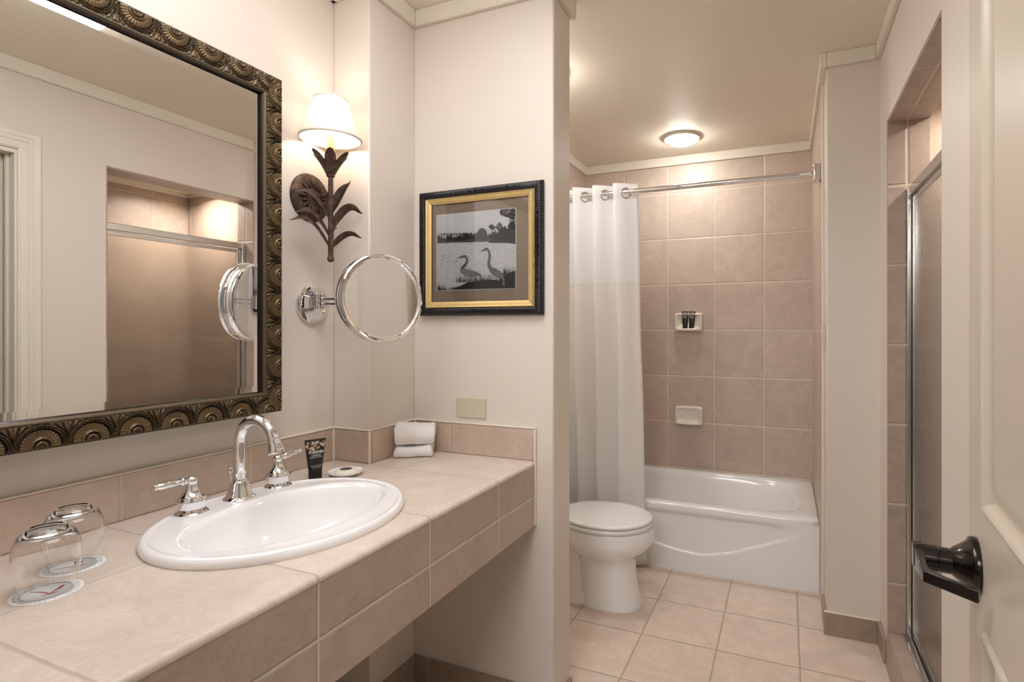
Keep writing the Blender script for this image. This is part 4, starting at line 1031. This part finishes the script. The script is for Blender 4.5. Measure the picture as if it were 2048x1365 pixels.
# ================================================================ entry door leaf
HG = Vector((.2185, .266, 0)); DA = math.atan2(.996, .0918); DW = .900
d1 = thing('door_1', 'cream panelled entry door standing open at the right edge of the photo', 'door', HG, DA); d1['kind'] = 'structure'
DT = .044
lf = MB()
st, mu = .118, .10; pw = (DW - 2 * st - mu) / 2; rows = [(.22, .825), (1.008, 1.93)]
cols = [(st, st + pw), (st + pw + mu, DW - st)]
lf.box(0, st, -DT, 0, .01, 2.04).box(DW - st, DW, -DT, 0, .01, 2.04).box(st + pw, st + pw + mu, -DT, 0, .01, 2.04)
for (a, b) in cols:
    lf.box(a, b, -DT, 0, .01, rows[0][0]).box(a, b, -DT, 0, rows[0][1], rows[1][0]).box(a, b, -DT, 0, rows[1][1], 2.04)
obj('leaf', lf, M['door'], d1, local=True, smooth=0)
for (a, b) in cols:
    for (c, e) in rows:
        mb = MB()
        prof = [(0, 0), (.003, -.002), (.006, .004), (.010, .006), (.014, .0035), (.019, -.002), (.021, -.009), (.026, -.010), (.048, -.004), (.052, -.0035)]
        def hp(s, t, L):
            x = t * .052
            for (xa, ya), (xb, yb) in zip(prof, prof[1:]):
                if xa <= x <= xb + 1e-9: return ya + (yb - ya) * (x - xa) / (xb - xa)
            return -.0035
        ring(mb, lambda p_, q_, h: (p_, h, q_), a, b, c, e, .052, hp, 5, 52)
        mb.box(a + .0515, b - .0515, -.03, -.0035, c + .0515, e - .0515); mb.box(a, b, -.034, -.016, c, e)
        obj('panel', mb, M['door'], d1, local=True, smooth=50)
# lever handle, a part of the door
lx, lz = DW - .066, .905
lv = obj('lever_handle', MB().lathe([(.046, 0), (.0465, .006), (.0445, .010), (.0385, .013), (.0290, .026), (.0245, .033), (.0212, .036), (.0210, .054), (.0222, .0555), (.0222, .088), (.019, .091), (0, .091)], (lx, 0, lz), 56, (0, 1, 0)), M['bronze'], d1, local=True, smooth=35)
def bar(pts):
    """pts: (x, y, z, half height, half width dir)"""
    rs_ = []
    for i, (x, y, z, hh, wd) in enumerate(pts):
        a = Vector(pts[max(0, i - 1)][:2]); b = Vector(pts[min(len(pts) - 1, i + 1)][:2]); d = (b - a).normalized(); nrm = Vector((-d.y, d.x)) * wd
        rs_.append([(x + nrm.x, y + nrm.y, z - hh), (x + nrm.x, y + nrm.y, z + hh), (x - nrm.x, y - nrm.y, z + hh), (x - nrm.x, y - nrm.y, z - hh)])
    return MB().loft(rs_)
obj('lever_bar', bar([(lx + .018, .083, lz, .0205, .008), (lx - .02, .083, lz, .0165, .007), (lx - .062, .082, lz - .001, .0105, .006), (lx - .078, .078, lz - .002, .0092, .008), (lx - .092, .055, lz - .004, .0092, .0055), (lx - .108, .016, lz - .008, .0100, .0055)]), M['bronze'], lv, local=True, bevel=.0015)
for z in (.25, 1.05, 1.85): obj('hinge', MB().lathe([(0, -.045), (.007, -.045), (.007, .045), (0, .045)], (-.002, -.004, z), 16), M['bronze'], d1, local=True)

# ================================================================ ceiling lamps, and two added fill lights
dm = thing('tub_ceiling_light', 'lit round glass ceiling light above the toilet and tub', 'ceiling light', (-.600, 3.33, ZC - .07))
LC = (-.590, 3.335, ZC)
obj('trim_ring', MB().lathe([(.108, 0), (.109, -.008), (.105, -.014), (.079, -.017), (.079, 0)], LC, 56, closed=True), M['trim'], dm, smooth=40)
obj('glass_dome', MB().lathe([(.080, -.006), (.079, -.022), (.073, -.034), (.055, -.042), (.03, -.046), (0, -.047)], LC, 56), M['dome_glow'], dm, smooth=60)
dm2 = thing('toilet_fill_light', 'added fill light shaped as a round ceiling lamp above the toilet, hidden behind the partition wall', 'ceiling light', (-1.03, 2.25, ZC - .05))  # added to brighten the curtain, toilet and tub front
for pn, pm, pp_ in (('trim_ring', 'trim', [(.108, 0), (.109, -.008), (.105, -.014), (.079, -.017), (.079, 0)]), ('glass_dome', 'toilet_fill', [(.080, -.006), (.079, -.022), (.073, -.034), (.055, -.042), (.03, -.046), (0, -.047)])):
    obj(pn, MB().lathe(pp_, (-1.03, 2.25, ZC), 48, closed=(pn == 'trim_ring')), M[pm], dm2, smooth=50)
fx = thing('ceiling_light_panel', 'long white acrylic ceiling light over the vanity, its end seen in the wall mirror', 'ceiling light', (-.62, .76, ZC - .06))
def rbox(x0, x1, y0, y1, r, z): 
    out = []
    for (cx_, cy_, a0) in ((x1 - r, y1 - r, 0), (x0 + r, y1 - r, PI / 2), (x0 + r, y0 + r, PI), (x1 - r, y0 + r, 1.5 * PI)):
        for k in range(7): a = a0 + PI / 2 * k / 6; out.append((cx_ + r * math.cos(a), cy_ + r * math.sin(a), z))
    return out
LX0, LX1, LY0, LY1 = -1.02, -.385, .33, 1.15
obj('lens', MB().loft([rbox(LX0, LX1, LY0, LY1, .035, ZC - .012), rbox(LX0, LX1, LY0, LY1, .035, ZC - .055), rbox(LX0 + .005, LX1 - .005, LY0 + .005, LY1 - .005, .035, ZC - .066), rbox(LX0 + .02, LX1 - .02, LY0 + .02, LY1 - .02, .03, ZC - .070)], False, True), M['panel_glow'], fx, smooth=60)
obj('base_tray', MB().loft([rbox(LX0 - .004, LX1 + .004, LY0 - .004, LY1 + .004, .036, ZC - .013), rbox(LX0 - .004, LX1 + .004, LY0 - .004, LY1 + .004, .036, ZC)]), M['trim'], fx, smooth=50)
sl = thing('shower_fill_light', 'small round fill light added in the shower ceiling, out of view', 'ceiling light', (.76, 2.30, 2.2))  # unseen source added to brighten the shower interior
obj('lens', MB().lathe([(.060, 0), (.055, -.010), (0, -.014)], (.76, 2.30, 2.22), 40), M['shower_fill'], sl, smooth=60)
obj('trim_ring', MB().lathe([(.061, 0), (.078, 0), (.076, -.006), (.061, -.030), (.0585, -.030), (.0585, 0)], (.76, 2.30, 2.22), 40, closed=True), M['trim'], sl)

S.cycles.use_denoising = True
S.cycles.max_bounces = 14; S.cycles.diffuse_bounces = 6; S.cycles.glossy_bounces = 8; S.cycles.transmission_bounces = 12; S.cycles.transparent_max_bounces = 12
S.cycles.sample_clamp_indirect = 8
